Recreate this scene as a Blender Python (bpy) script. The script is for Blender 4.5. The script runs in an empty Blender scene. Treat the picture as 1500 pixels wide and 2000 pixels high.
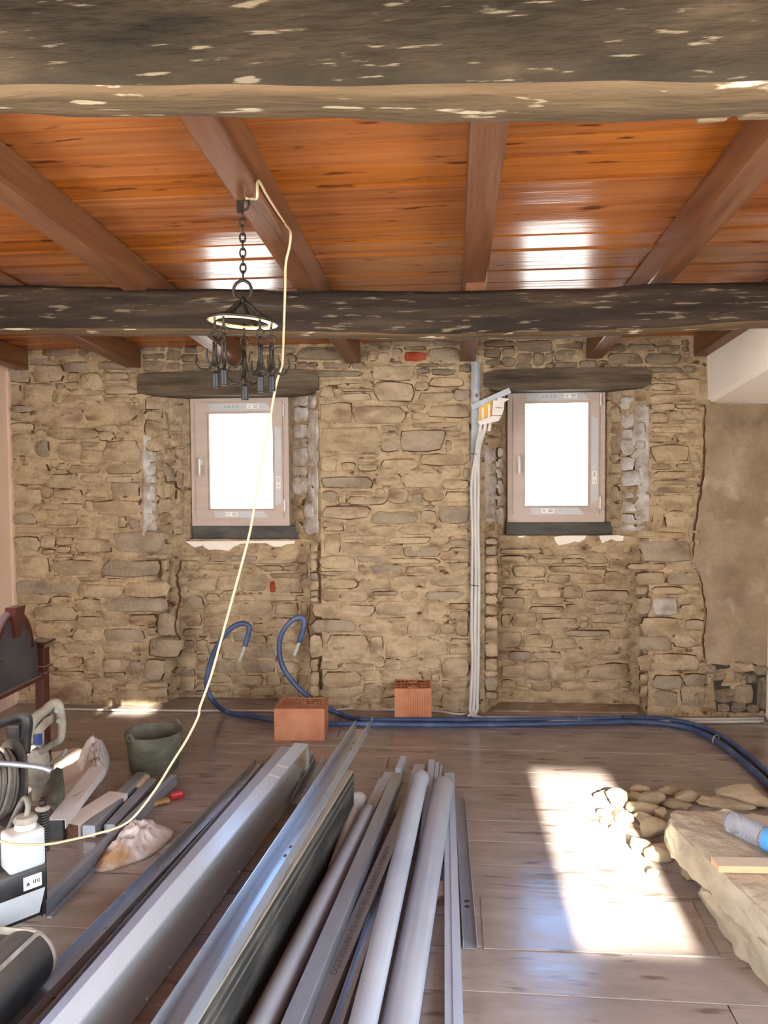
import bpy, bmesh, math, random
from mathutils import Vector, Matrix, Euler, noise
R_ = math.radians
sc = bpy.context.scene
COL = sc.collection
rnd = random.Random(11)

# ---------------------------------------------------------------- camera
CAM = Vector((0, 0, 1.55)); FPX = 1500.0
cam_d = bpy.data.cameras.new('camera'); cam = bpy.data.objects.new('camera', cam_d); COL.objects.link(cam)
cam_d.sensor_fit = 'HORIZONTAL'; cam_d.sensor_width = 36.0; cam_d.lens = 36.0 * FPX / 1500.0
cam_d.clip_start = 0.05
cam.location = CAM; cam.rotation_euler = (R_(87.5), R_(0.4), R_(5.1))
sc.camera = cam
CR = Euler((R_(87.5), R_(0.4), R_(5.1)), 'XYZ').to_matrix()

# ---------------------------------------------------------------- sky, sun, added fill lamps, exposure
w = bpy.data.worlds.new('world'); sc.world = w; w.use_nodes = True
bg = w.node_tree.nodes['Background']
bg.inputs[1].default_value = 12.0
_n = w.node_tree.nodes; _tc = _n.new('ShaderNodeTexCoord'); _sp = _n.new('ShaderNodeSeparateXYZ'); _rp = _n.new('ShaderNodeValToRGB')
_mr = _n.new('ShaderNodeMapRange'); _mr.inputs[1].default_value = -1.0; _mr.inputs[2].default_value = 1.0
w.node_tree.links.new(_tc.outputs['Generated'], _sp.inputs[0]); w.node_tree.links.new(_sp.outputs[2], _mr.inputs[0]); w.node_tree.links.new(_mr.outputs[0], _rp.inputs[0]); w.node_tree.links.new(_rp.outputs[0], bg.inputs[0])
_e = _rp.color_ramp.elements; _e[0].position = 0.0; _e[0].color = (0.80, 0.76, 0.68, 1); _e[1].position = 1.0; _e[1].color = (0.10, 0.24, 0.62, 1)
for _p, _c in ((0.45, (0.95, 0.92, 0.84, 1)), (0.545, (0.95, 0.97, 1.0, 1)), (0.64, (0.34, 0.60, 1.0, 1))):   # hazy white horizon, blue above
    _k = _e.new(_p); _k.color = _c
sun_d = bpy.data.lights.new('sun', 'SUN'); sun = bpy.data.objects.new('sun', sun_d); COL.objects.link(sun)
SUN_EL = R_(21.5)
sun_d.energy = 70.0; sun_d.angle = R_(0.9); sun_d.color = (1.0, 0.93, 0.82)
sun.rotation_euler = Vector((0, math.cos(SUN_EL), -math.sin(SUN_EL))).to_track_quat('-Z', 'Y').to_euler()

def area(name, loc, direction, sx, sy, power, color, portal=False):
    d = bpy.data.lights.new(name, 'AREA'); o = bpy.data.objects.new(name, d); COL.objects.link(o)
    d.shape = 'RECTANGLE'; d.size = sx; d.size_y = sy; d.energy = power; d.color = color
    o.location = loc; o.rotation_euler = Vector(direction).to_track_quat('-Z', 'Z').to_euler()
    if portal: d.cycles.is_portal = True
    return o
# added fill lamps at made-up side openings beside the camera, out of view
area('added_fill_left', (-3.2, -0.15, 1.15), (1, 0, 0), 1.9, 2.1, 225, (0.90, 0.95, 1.0))
area('added_fill_right', (2.3, -0.15, 1.15), (-1, 0, 0), 1.9, 2.1, 265, (0.90, 0.95, 1.0))
area('sky_portal', (-1.46, 5.5, 1.68), (0, -1, 0), 0.75, 0.95, 1, (1, 1, 1), True)
area('sky_portal', (0.69, 5.5, 1.70), (0, -1, 0), 0.75, 0.95, 1, (1, 1, 1), True)
sc.view_settings.view_transform = 'Standard'; sc.view_settings.look = 'None'
sc.view_settings.exposure = 0.0; sc.view_settings.gamma = 1.0
sc.view_settings.use_curve_mapping = False
sc.cycles.max_bounces = 10; sc.cycles.diffuse_bounces = 6; sc.cycles.glossy_bounces = 5
sc.cycles.transparent_max_bounces = 12; sc.cycles.sample_clamp_indirect = 6.0
sc.cycles.caustics_reflective = False; sc.cycles.caustics_refractive = False
sc.cycles.use_denoising = True

# ---------------------------------------------------------------- helpers: rays from photo pixels onto the real planes
def ray(px, py): return CR @ Vector(((px - 750) / FPX, (1000 - py) / FPX, -1.0))
def on_z(px, py, z=0.0):
    d = ray(px, py); return CAM + d * ((z - CAM.z) / d.z)
def on_y(px, py, y):
    d = ray(px, py); return CAM + d * ((y - CAM.y) / d.y)
def on_pl(px, py, p, n):
    d = ray(px, py); return CAM + d * ((Vector(p) - CAM).dot(n) / d.dot(n))

def lin(c):
    c = c / 255.0
    return c / 12.92 if c <= 0.04045 else ((c + 0.055) / 1.055) ** 2.4
def C3(r, g, b): return (lin(r), lin(g), lin(b), 1.0)

# ---------------------------------------------------------------- materials
def mat(name, cols, scale=(4, 4, 4), rough=0.7, metal=0.0, bump=0.25, bscale=60.0, bdist=0.01, detail=8.0, rand=0.0,
        spec=0.5, dust=None, coat=0.0, rough_var=0.0, stains=None, warp=0.0, nrough=0.6, bstretch=None, coords='Object', aniso=0):
    m = bpy.data.materials.new(name); m.use_nodes = True
    nt = m.node_tree; N = nt.nodes; L = nt.links; b = N['Principled BSDF']
    tc = N.new('ShaderNodeTexCoord'); mp = N.new('ShaderNodeMapping'); mp.inputs['Scale'].default_value = scale
    src = tc.outputs[coords]
    info = N.new('ShaderNodeObjectInfo')
    if rand > 0:
        ad = N.new('ShaderNodeVectorMath'); ad.operation = 'ADD'
        mu = N.new('ShaderNodeMath'); mu.operation = 'MULTIPLY'; mu.inputs[1].default_value = 37.0
        L.new(info.outputs['Random'], mu.inputs[0]); L.new(src, ad.inputs[0]); L.new(mu.outputs[0], ad.inputs[1]); src = ad.outputs[0]
    L.new(src, mp.inputs['Vector'])
    nz = N.new('ShaderNodeTexNoise'); nz.inputs['Scale'].default_value = 1.0; nz.inputs['Detail'].default_value = detail
    nz.inputs['Roughness'].default_value = nrough; nz.inputs['Distortion'].default_value = warp
    L.new(mp.outputs[0], nz.inputs['Vector'])
    rp = N.new('ShaderNodeValToRGB'); cr = rp.color_ramp
    n = len(cols)
    while len(cr.elements) < n: cr.elements.new(0.5)
    for i, c in enumerate(cols):
        e = cr.elements[i]; e.position = 0.30 + 0.40 * i / max(1, n - 1); e.color = C3(*c)
    L.new(nz.outputs['Fac'], rp.inputs[0]); out = rp.outputs[0]
    if stains:
        scol, sscale, lo, hi = stains
        m2 = N.new('ShaderNodeMapping'); m2.inputs['Scale'].default_value = sscale if isinstance(sscale, tuple) else (sscale,) * 3
        L.new(src, m2.inputs['Vector'])
        n2 = N.new('ShaderNodeTexNoise'); n2.inputs['Scale'].default_value = 1.0; n2.inputs['Detail'].default_value = 6
        L.new(m2.outputs[0], n2.inputs['Vector'])
        mr = N.new('ShaderNodeMapRange'); mr.inputs[1].default_value = lo; mr.inputs[2].default_value = hi
        L.new(n2.outputs['Fac'], mr.inputs[0])
        mx = N.new('ShaderNodeMix'); mx.data_type = 'RGBA'; L.new(mr.outputs[0], mx.inputs[0]); L.new(out, mx.inputs[6])
        mx.inputs[7].default_value = C3(*scol); out = mx.outputs[2]
    if rand > 0:
        hs = N.new('ShaderNodeHueSaturation'); mr2 = N.new('ShaderNodeMapRange')
        mr2.inputs[3].default_value = 1 - rand; mr2.inputs[4].default_value = 1 + rand
        L.new(info.outputs['Random'], mr2.inputs[0]); L.new(mr2.outputs[0], hs.inputs['Value'])
        m5 = N.new('ShaderNodeMath'); m5.operation = 'MULTIPLY'; m5.inputs[1].default_value = 7.31
        fr = N.new('ShaderNodeMath'); fr.operation = 'FRACT'; L.new(info.outputs['Random'], m5.inputs[0]); L.new(m5.outputs[0], fr.inputs[0])
        mr3 = N.new('ShaderNodeMapRange'); mr3.inputs[3].default_value = 1 - rand * 0.4; mr3.inputs[4].default_value = 1 + rand * 0.3
        L.new(fr.outputs[0], mr3.inputs[0]); L.new(mr3.outputs[0], hs.inputs['Saturation'])
        L.new(out, hs.inputs['Color']); out = hs.outputs[0]
    if dust:
        dcol, amt = dust
        ge = N.new('ShaderNodeNewGeometry'); sx = N.new('ShaderNodeSeparateXYZ'); L.new(ge.outputs['Normal'], sx.inputs[0])
        md = N.new('ShaderNodeMapRange'); md.inputs[1].default_value = 0.2; md.inputs[2].default_value = 0.9; md.inputs[4].default_value = amt
        L.new(sx.outputs[2], md.inputs[0])
        mx = N.new('ShaderNodeMix'); mx.data_type = 'RGBA'; L.new(md.outputs[0], mx.inputs[0]); L.new(out, mx.inputs[6])
        mx.inputs[7].default_value = C3(*dcol); out = mx.outputs[2]
    L.new(out, b.inputs['Base Color'])
    b.inputs['Roughness'].default_value = rough; b.inputs['Metallic'].default_value = metal
    b.inputs['Specular IOR Level'].default_value = spec
    if coat: b.inputs['Coat Weight'].default_value = coat; b.inputs['Coat Roughness'].default_value = 0.12
    if rough_var:
        mv = N.new('ShaderNodeMapRange'); mv.inputs[1].default_value = 0.3; mv.inputs[2].default_value = 0.7
        mv.inputs[3].default_value = rough - rough_var; mv.inputs[4].default_value = rough + rough_var
        L.new(nz.outputs['Fac'], mv.inputs[0]); L.new(mv.outputs[0], b.inputs['Roughness'])
    if bump:
        nb = N.new('ShaderNodeTexNoise'); nb.inputs['Scale'].default_value = bscale; nb.inputs['Detail'].default_value = 5
        if bstretch:
            m3 = N.new('ShaderNodeMapping'); m3.inputs['Scale'].default_value = bstretch; L.new(src, m3.inputs['Vector']); L.new(m3.outputs[0], nb.inputs['Vector'])
        else: L.new(src, nb.inputs['Vector'])
        bp = N.new('ShaderNodeBump'); bp.inputs['Strength'].default_value = bump; bp.inputs['Distance'].default_value = bdist
        L.new(nb.outputs['Fac'], bp.inputs['Height']); L.new(bp.outputs[0], b.inputs['Normal'])
    return m

MT = {}
MT['stone'] = mat('tan_rubble_stone', [(132, 112, 90), (160, 140, 112), (180, 160, 130), (164, 146, 120)], (5, 5, 9), 0.9, bump=0.7, bscale=38, bdist=0.02, rand=0.10, stains=((128, 96, 74), (4, 4, 9), 0.55, 0.75), spec=0.2)
MT['soil_shade'] = mat('soil_and_gap_shade', [(70, 48, 32), (98, 70, 46)], (20, 20, 20), 0.95, bump=0.4, spec=0.1)  # brown joint soil, its dark tone also painting the shade in stone gaps
MT['stone_grey'] = mat('grey_rubble_stone', [(128, 114, 96), (154, 138, 116), (166, 150, 128)], (6, 6, 12), 0.9, bump=0.7, bscale=38, bdist=0.02, rand=0.08, spec=0.2)
MT['stone_dark'] = mat('dark_shaded_stone', [(104, 92, 76), (132, 118, 98), (148, 132, 110)], (6, 6, 10), 0.9, bump=0.7, bscale=38, bdist=0.02, rand=0.1, spec=0.2)  # dark rubble, also painted on upper stones as shadow along the wall top
MT['stone_red'] = mat('red_brick_piece', [(120, 52, 34), (148, 70, 46), (160, 90, 64)], (9, 9, 9), 0.9, bump=0.4, rand=0.05, spec=0.2)
MT['stone_lime'] = mat('limewashed_stone', [(150, 134, 116), (186, 178, 168), (214, 212, 208)], (7, 7, 9), 0.9, bump=0.6, bscale=38, bdist=0.02, rand=0.06, spec=0.2)
MT['mortar'] = mat('earth_mortar', [(124, 103, 80), (158, 137, 109), (178, 157, 125), (186, 165, 133)], (9, 9, 16), 0.95, bump=0.8, bscale=45, bdist=0.02, spec=0.15, stains=((92, 68, 48), (14, 14, 22), 0.60, 0.70))  # dark brown blotches painted in for shadow gaps between the stones
MT['render'] = mat('old_cement_render', [(124, 106, 86), (150, 132, 108), (168, 150, 126)], (4, 4, 4), 0.92, bump=0.6, bscale=28, bdist=0.02, spec=0.2, stains=((176, 160, 140), 7, 0.56, 0.7))
MT['plaster'] = mat('white_plaster', [(232, 222, 206), (240, 232, 220)], (2, 2, 2), 0.85, bump=0.1, bscale=25, spec=0.3)
MT['plaster_pink'] = mat('pinkish_wall_plaster', [(206, 176, 152), (220, 192, 168)], (2, 2, 2), 0.85, bump=0.1, bscale=25, spec=0.3)
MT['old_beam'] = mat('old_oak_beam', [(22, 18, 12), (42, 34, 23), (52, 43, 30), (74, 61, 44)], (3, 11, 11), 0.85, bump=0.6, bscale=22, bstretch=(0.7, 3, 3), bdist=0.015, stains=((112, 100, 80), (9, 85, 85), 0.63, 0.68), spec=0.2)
MT['old_beam_under_lit'] = mat('bare_oak_bounce_lit', [(68, 54, 37), (92, 74, 52), (112, 92, 67)], (1.2, 14, 14), 0.85, bump=0.6, bscale=14, bstretch=(0.7, 3, 3), bdist=0.015, stains=((176, 162, 134), (7, 26, 26), 0.62, 0.67), spec=0.2)  # bare oak, lighter tone also painting light bounced up from the floor
MT['old_beam2'] = mat('old_dark_beam', [(28, 21, 16), (46, 35, 26), (72, 58, 45)], (1.2, 14, 14), 0.85, bump=0.6, bscale=14, bstretch=(0.7, 3, 3), bdist=0.015, stains=((110, 96, 76), (7, 60, 60), 0.60, 0.68), spec=0.25)
MT['joist'] = mat('stained_joist', [(80, 48, 30), (104, 65, 40), (120, 80, 50)], (22, 1.2, 22), 0.42, bump=0.25, bscale=20, bstretch=(4, 0.3, 4), rand=0.06, spec=0.4)
MT['pine'] = mat('varnished_pine', [(128, 68, 26), (156, 90, 38), (170, 104, 50)], (1.0, 24, 24), 0.20, bump=0.35, bscale=5, bstretch=(0.25, 7, 7), rand=0.09, bdist=0.006, stains=((92, 42, 14), (5, 26, 26), 0.62, 0.70), spec=0.45)
MT['floor'] = mat('dusty_floorboard', [(126, 115, 108), (144, 132, 124), (160, 148, 139)], (2.2, 6, 6), 0.20, bump=0.12, bscale=7, bstretch=(0.7, 4, 4), rand=0.04, rough_var=0.10, stains=((104, 88, 78), (5, 24, 8), 0.60, 0.70), spec=0.5, bdist=0.006)
MT['frame'] = mat('primed_window_wood', [(176, 158, 146), (190, 172, 160)], (3, 3, 20), 0.55, bump=0.06, bscale=30)
MT['tape'] = mat('blue_grey_film', [(176, 178, 178), (190, 192, 192)], (5, 5, 5), 0.4, bump=0.05)
MT['sticker'] = mat('white_sticker', [(226, 222, 214), (232, 228, 220)], (5, 5, 5), 0.5, bump=0)
MT['ink'] = mat('dark_ink', [(50, 50, 54), (60, 60, 64)], (5, 5, 5), 0.6, bump=0)
MT['white_metal'] = mat('white_painted_metal', [(206, 200, 194), (222, 218, 212)], (5, 5, 5), 0.3, bump=0)
MT['slate'] = mat('dark_sill_block', [(58, 56, 52), (78, 76, 70), (92, 90, 84)], (4, 14, 14), 0.8, bump=0.3)
MT['lintel'] = mat('weathered_lintel', [(60, 51, 41), (88, 76, 62), (112, 99, 83)], (2, 14, 18), 0.85, bump=0.7, bscale=14, bstretch=(0.6, 3, 4), bdist=0.02, spec=0.2)
MT['galv'] = mat('galvanised_steel', [(166, 174, 184), (186, 193, 202), (200, 206, 214)], (10, 0.6, 10), 0.28, metal=0.7, bump=0.0, rough_var=0.02)
MT['galv_dull'] = mat('dull_galvanised_steel', [(142, 148, 158), (162, 168, 176), (178, 182, 188)], (8, 2, 8), 0.42, metal=0.6, bump=0.05, bscale=20, rough_var=0.1)
MT['white_alu'] = mat('white_lacquered_profile', [(166, 178, 198), (180, 192, 210)], (5, 1, 5), 0.3, bump=0.03, bscale=20)
MT['film'] = mat('pale_wrapping_film', [(188, 202, 214), (204, 216, 224)], (4, 1, 4), 0.22, bump=0.08, bscale=8)
MT['pvc'] = mat('grey_pvc', [(136, 144, 160), (150, 158, 172), (160, 166, 178)], (3, 3, 3), 0.36, bump=0.05, bscale=30, dust=((158, 156, 156), 0.3))
MT['formboard'] = mat('dirty_formwork_board', [(24, 24, 23), (40, 39, 36), (78, 74, 66)], (30, 1.2, 16), 0.8, bump=0.5, bscale=18, bstretch=(3, 0.3, 3), dust=((186, 176, 156), 0.85))
MT['hole'] = mat('dark_hole_edge', [(40, 40, 42), (52, 52, 54)], (5, 5, 5), 0.7, bump=0)
MT['brick'] = mat('orange_hollow_brick', [(164, 106, 74), (180, 122, 90), (188, 134, 104)], (8, 8, 8), 0.88, bump=0.3, bscale=60, rand=0.05, spec=0.2)
MT['conduit_blue'] = mat('blue_corrugated_conduit', [(44, 62, 96), (56, 76, 114), (84, 100, 130)], (7, 7, 7), 0.45, bump=0.1, bscale=60)
MT['wire_end'] = mat('taped_wire_end', [(142, 150, 140), (178, 182, 170)], (30, 30, 30), 0.6, bump=0.4, bscale=80)
MT['cord_cream'] = mat('cream_cord', [(184, 164, 126), (200, 180, 144)], (8, 8, 8), 0.55, bump=0.05)
MT['cable_grey'] = mat('pale_grey_cable', [(176, 168, 154), (198, 190, 176)], (6, 6, 6), 0.5, bump=0.05)
MT['conduit_white'] = mat('white_grey_conduit', [(176, 173, 168), (194, 191, 186)], (6, 6, 6), 0.45, bump=0.08, bscale=50)
MT['black'] = mat('black_plastic', [(22, 22, 24), (34, 34, 36), (64, 60, 54)], (8, 8, 8), 0.5, bump=0.1, dust=((120, 112, 100), 0.4))
MT['tie'] = mat('black_cable_tie', [(18, 18, 20), (26, 26, 28)], (8, 8, 8), 0.5, bump=0)
MT['iron'] = mat('wrought_iron', [(28, 25, 22), (48, 42, 36), (66, 58, 48)], (20, 20, 20), 0.5, metal=0.6, bump=0.3, bscale=60)
MT['brass'] = mat('pale_brass_plate', [(206, 190, 130), (226, 212, 152)], (6, 6, 6), 0.35, metal=0.7, bump=0.05)
MT['socketbox'] = mat('white_socket_plastic', [(216, 206, 198), (226, 218, 210)], (6, 6, 6), 0.4, bump=0)
MT['yellow'] = mat('yellow_plastic', [(206, 160, 44), (220, 176, 60)], (6, 6, 6), 0.45, bump=0)
MT['headboard'] = mat('dark_walnut', [(40, 18, 12), (66, 30, 20), (88, 44, 30)], (14, 3, 3), 0.35, bump=0.1, bscale=20, dust=((150, 140, 140), 0.8))
MT['headpanel'] = mat('dusty_black_panel', [(44, 40, 40), (60, 56, 54), (72, 68, 66)], (3, 3, 3), 0.55, bump=0.15)
MT['tool'] = mat('dusty_grey_tool', [(118, 112, 100), (148, 142, 128), (170, 164, 150)], (14, 14, 14), 0.7, bump=0.25)
MT['blue_label'] = mat('blue_label', [(46, 62, 130), (60, 78, 150)], (8, 8, 8), 0.5, bump=0)
MT['wound_cable'] = mat('dusty_wound_cable', [(84, 80, 72), (112, 106, 96), (136, 130, 118)], (14, 14, 14), 0.7, bump=0.2)
MT['canister'] = mat('translucent_white_plastic', [(176, 184, 188), (194, 200, 202)], (4, 4, 4), 0.35, bump=0.03, dust=((190, 176, 156), 0.6))
MT['bucket'] = mat('dusty_rubber_bucket', [(66, 66, 56), (92, 92, 78), (120, 118, 102)], (7, 7, 10), 0.75, bump=0.3)
MT['rag'] = mat('white_plastic_rag', [(186, 174, 166), (208, 198, 192), (214, 206, 200)], (6, 6, 6), 0.6, bump=0.5, bscale=18, bdist=0.02, stains=((168, 134, 92), 5, 0.56, 0.68))
MT['paper'] = mat('white_card', [(214, 204, 192), (226, 218, 206)], (4, 4, 4), 0.6, bump=0.1)
MT['red'] = mat('red_plastic', [(170, 34, 38), (196, 52, 54)], (12, 12, 12), 0.4, bump=0.2)
MT['chip'] = mat('tan_wood_chip', [(164, 124, 72), (190, 150, 96)], (12, 12, 12), 0.7, bump=0.3)
MT['brown_wood'] = mat('brown_wood_end', [(70, 38, 24), (92, 54, 36)], (10, 10, 10), 0.6, bump=0.2)
MT['slab'] = mat('dusty_quarry_stone', [(150, 138, 114), (172, 160, 136), (186, 174, 150)], (5, 5, 8), 0.92, bump=0.6, bscale=18, bdist=0.02, dust=((186, 174, 152), 0.9), spec=0.2)
MT['cobble'] = mat('loose_cobble', [(142, 126, 100), (168, 152, 124), (182, 166, 140)], (8, 8, 8), 0.9, bump=0.4, bscale=30, rand=0.12, spec=0.2)
MT['offcut'] = mat('pale_offcut', [(198, 158, 116), (214, 176, 134)], (3, 18, 18), 0.6, bump=0.15, dust=((206, 194, 170), 0.9))
MT['sheet'] = mat('dusty_hardboard', [(136, 112, 94), (154, 130, 112)], (3, 3, 3), 0.5, bump=0.1)
MT['sky_blue'] = mat('blue_bottle_base', [(70, 150, 210), (96, 170, 222)], (5, 5, 5), 0.3, bump=0)

def glass_mat(name, tint, gloss):
    m = bpy.data.materials.new(name); m.use_nodes = True; nt = m.node_tree; nt.nodes.clear()
    o = nt.nodes.new('ShaderNodeOutputMaterial'); t = nt.nodes.new('ShaderNodeBsdfTransparent'); g = nt.nodes.new('ShaderNodeBsdfGlossy')
    mx = nt.nodes.new('ShaderNodeMixShader'); fr = nt.nodes.new('ShaderNodeLayerWeight'); fr.inputs[0].default_value = gloss
    t.inputs[0].default_value = tint; g.inputs['Roughness'].default_value = 0.05
    nt.links.new(fr.outputs['Fresnel'], mx.inputs[0]); nt.links.new(t.outputs[0], mx.inputs[1]); nt.links.new(g.outputs[0], mx.inputs[2])
    nt.links.new(mx.outputs[0], o.inputs[0]); return m
MT['glass'] = glass_mat('window_glass', (0.97, 0.98, 1, 1), 0.3)
def bottle_mat():
    m = glass_mat('clear_bottle', (0.95, 0.97, 1.0, 1), 0.22); nt = m.node_tree
    o = nt.nodes['Material Output']; src = o.inputs[0].links[0].from_socket; d = nt.nodes.new('ShaderNodeBsdfDiffuse'); d.inputs[0].default_value = (0.66, 0.74, 0.86, 1)
    mx = nt.nodes.new('ShaderNodeMixShader'); mx.inputs[0].default_value = 0.22; nt.links.new(src, mx.inputs[1]); nt.links.new(d.outputs[0], mx.inputs[2]); nt.links.new(mx.outputs[0], o.inputs[0]); return m
MT['bottle'] = bottle_mat()

# ---------------------------------------------------------------- mesh builder
def frame_from(d, up=Vector((0, 0, 1))):
    d = d.normalized(); x = d.cross(up)
    if x.length < 1e-5: x = d.cross(Vector((0, 1, 0)))
    x.normalize(); return x, d, x.cross(d)
class MB:
    def __init__(s): s.v = []; s.f = []
    def add(s, vs, fs):
        o = len(s.v); s.v += [Vector(p) for p in vs]; s.f += [tuple(o + i for i in f) for f in fs]; return s
    def box(s, c, size, rot=None):
        x, y, z = [k / 2 for k in size]; c = Vector(c)
        P = [Vector(p) for p in ((-x, -y, -z), (x, -y, -z), (x, y, -z), (-x, y, -z), (-x, -y, z), (x, -y, z), (x, y, z), (-x, y, z))]
        if rot is not None:
            M = rot if isinstance(rot, Matrix) else Euler(rot).to_matrix(); P = [M @ p for p in P]
        return s.add([c + p for p in P], [(0, 3, 2, 1), (4, 5, 6, 7), (0, 1, 5, 4), (1, 2, 6, 5), (2, 3, 7, 6), (3, 0, 4, 7)])
    def mm(s, a, b):
        return s.box([(a[i] + b[i]) / 2 for i in range(3)], [abs(b[i] - a[i]) for i in range(3)])
    def bbox(s, c, size, bev, rot=None, seg=2):
        bm = bmesh.new(); bmesh.ops.create_cube(bm, size=1)
        for v in bm.verts: v.co = Vector((v.co.x * size[0], v.co.y * size[1], v.co.z * size[2]))
        bmesh.ops.bevel(bm, geom=list(bm.edges), offset=bev, segments=seg, affect='EDGES', profile=0.5)
        M = Matrix.Identity(3) if rot is None else (rot if isinstance(rot, Matrix) else Euler(rot).to_matrix())
        bm.verts.index_update(); vs = [Vector(c) + M @ v.co for v in bm.verts]; fs = [[v.index for v in f.verts] for f in bm.faces]
        bm.free(); return s.add(vs, fs)
    def prism(s, pts, vec):
        n = len(pts); vec = Vector(vec); P = [Vector(p) for p in pts]
        return s.add(P + [p + vec for p in P], [tuple(range(n))[::-1], tuple(range(n, 2 * n))] + [(i, (i + 1) % n, n + (i + 1) % n, n + i) for i in range(n)])
    def tube(s, path, r, n=10, caps=True, closed=False, res=0):
        P = [Vector(p) for p in path]
        if res: P = smooth_path(P, res, closed)
        m = len(P); rr = r if isinstance(r, (list, tuple)) else None
        vs = []; up = None
        for i, p in enumerate(P):
            if closed: d = P[(i + 1) % m] - P[i - 1]
            else: d = P[min(i + 1, m - 1)] - P[max(i - 1, 0)]
            d.normalize()
            if up is None:
                up = d.orthogonal().normalized()
            up = (up - d * up.dot(d)).normalized(); sd = d.cross(up)
            if rr: k = i / max(1, m - 1) * (len(rr) - 1); a = int(min(k, len(rr) - 2)); q = rr[a] + (rr[a + 1] - rr[a]) * (k - a)
            else: q = r
            for j in range(n):
                a = 2 * math.pi * j / n; vs.append(p + (up * math.cos(a) + sd * math.sin(a)) * q)
        fs = []
        for i in range(m if closed else m - 1):
            k = (i + 1) % m
            for j in range(n): fs.append((i * n + j, i * n + (j + 1) % n, k * n + (j + 1) % n, k * n + j))
        if caps and not closed: fs += [tuple(range(n))[::-1], tuple((m - 1) * n + j for j in range(n))]
        return s.add(vs, fs)
    def lathe(s, prof, c, axis=(0, 0, 1), n=24):
        x, d, u = frame_from(Vector(axis), Vector((0, 0, 1)) if abs(Vector(axis).normalized().z) < 0.9 else Vector((0, 1, 0)))
        c = Vector(c); vs = []; m = len(prof)
        for (r, h) in prof:
            for j in range(n):
                a = 2 * math.pi * j / n; vs.append(c + d * h + (x * math.cos(a) + u * math.sin(a)) * max(r, 1e-4))
        fs = []
        for i in range(m - 1):
            for j in range(n): fs.append((i * n + j, i * n + (j + 1) % n, (i + 1) * n + (j + 1) % n, (i + 1) * n + j))
        if prof[0][0] > 1e-3 and prof[0][0] != prof[-1][0]: pass
        return s.add(vs, fs)
    def torus(s, c, R, r, axis=(0, 0, 1), n=24, k=8, sx=1.0):
        x, d, u = frame_from(Vector(axis), Vector((0, 0, 1)) if abs(Vector(axis).normalized().z) < 0.9 else Vector((0, 1, 0)))
        return s.tube([Vector(c) + x * R * sx * math.cos(2 * math.pi * i / n) + u * R * math.sin(2 * math.pi * i / n) for i in range(n)], r, k, closed=True)
    def build(s, name, m, parent=None, smooth=False, angle=None):
        me = bpy.data.meshes.new(name); me.from_pydata(s.v, [], s.f); me.update()
        bm = bmesh.new(); bm.from_mesh(me); bmesh.ops.recalc_face_normals(bm, faces=bm.faces); bm.to_mesh(me); bm.free()
        o = bpy.data.objects.new(name, me); COL.objects.link(o)
        for q in (m if isinstance(m, list) else [m]): me.materials.append(q)
        if smooth or angle:
            me.polygons.foreach_set('use_smooth', [True] * len(me.polygons))
            if angle: me.set_sharp_from_angle(angle=R_(angle))
        if parent is not None:
            o.parent = parent
            o.matrix_parent_inverse = parent.matrix_basis.inverted()
        return o
def smooth_path(P, res, closed=False):
    out = []; n = len(P)
    rng = range(n) if closed else range(n - 1)
    for i in rng:
        p1, p2 = P[i], P[(i + 1) % n]
        p0 = P[i - 1] if (i > 0 or closed) else p1 * 2 - p2
        p3 = P[(i + 2) % n] if (i + 2 < n or closed) else p2 * 2 - p1
        for k in range(res):
            t = k / res
            out.append(0.5 * ((2 * p1) + (p2 - p0) * t + (2 * p0 - 5 * p1 + 4 * p2 - p3) * t * t + (3 * p1 - p0 - 3 * p2 + p3) * t ** 3))
    if not closed: out.append(P[-1])
    return out
def tag(o, label, cat, group=None):
    o['label'] = label; o['category'] = cat
    if group: o['group'] = group
    return o
def thing(name, label, cat, loc=(0, 0, 0), group=None):
    o = bpy.data.objects.new(name, None); COL.objects.link(o); o.location = loc; o.empty_display_size = 0.05
    return tag(o, label, cat, group)
def struct(o): o['kind'] = 'structure'; return o

# ================================================================ STRUCTURE
YW, YP, YF = 5.05, 5.28, 5.34            # wall plane, parapet plane, window frame plane
XL, XR, YB = -3.03, 1.99, -1.6
SL = 0.0555
def zj(y): return 2.31 + (5.05 - y) * SL  # underside of the rafters (they fall towards the stone wall)
def zc(y): return zj(y) + 0.13            # underside of the ceiling boards

# ---- floor boards
fb = MB(); fb.mm((XL, YB, -0.06), (XR, 5.40, -0.022)); floor = struct(fb.build('floor', MT['hole']))
ys = [5.42, 5.20, 4.98, 4.74, 4.50, 4.355, 4.21, 4.03, 3.84, 3.64, 3.44, 3.24, 3.04, 2.849, 2.668, 2.492, 2.271]
while ys[-1] > YB: ys.append(ys[-1] - 0.20)
for i in range(len(ys) - 1):
    xs = [XL, XL + rnd.uniform(1.2, 2.6), XR] if rnd.random() < 0.75 else [XL, XR]
    if xs[-1] - xs[-2] > 3.2 and len(xs) > 2: xs.insert(2, xs[1] + rnd.uniform(1.2, 2.2))
    for a, b in zip(xs[:-1], xs[1:]):
        m = MB(); dz = rnd.uniform(-0.0014, 0.0008)
        m.bbox(((a + b) / 2, (ys[i] + ys[i + 1]) / 2, -0.012 + dz), (b - a - 0.003, ys[i] - ys[i + 1] - 0.003, 0.024), 0.0015, seg=1)
        m.build('floorboard', MT['floor'], floor)

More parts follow.
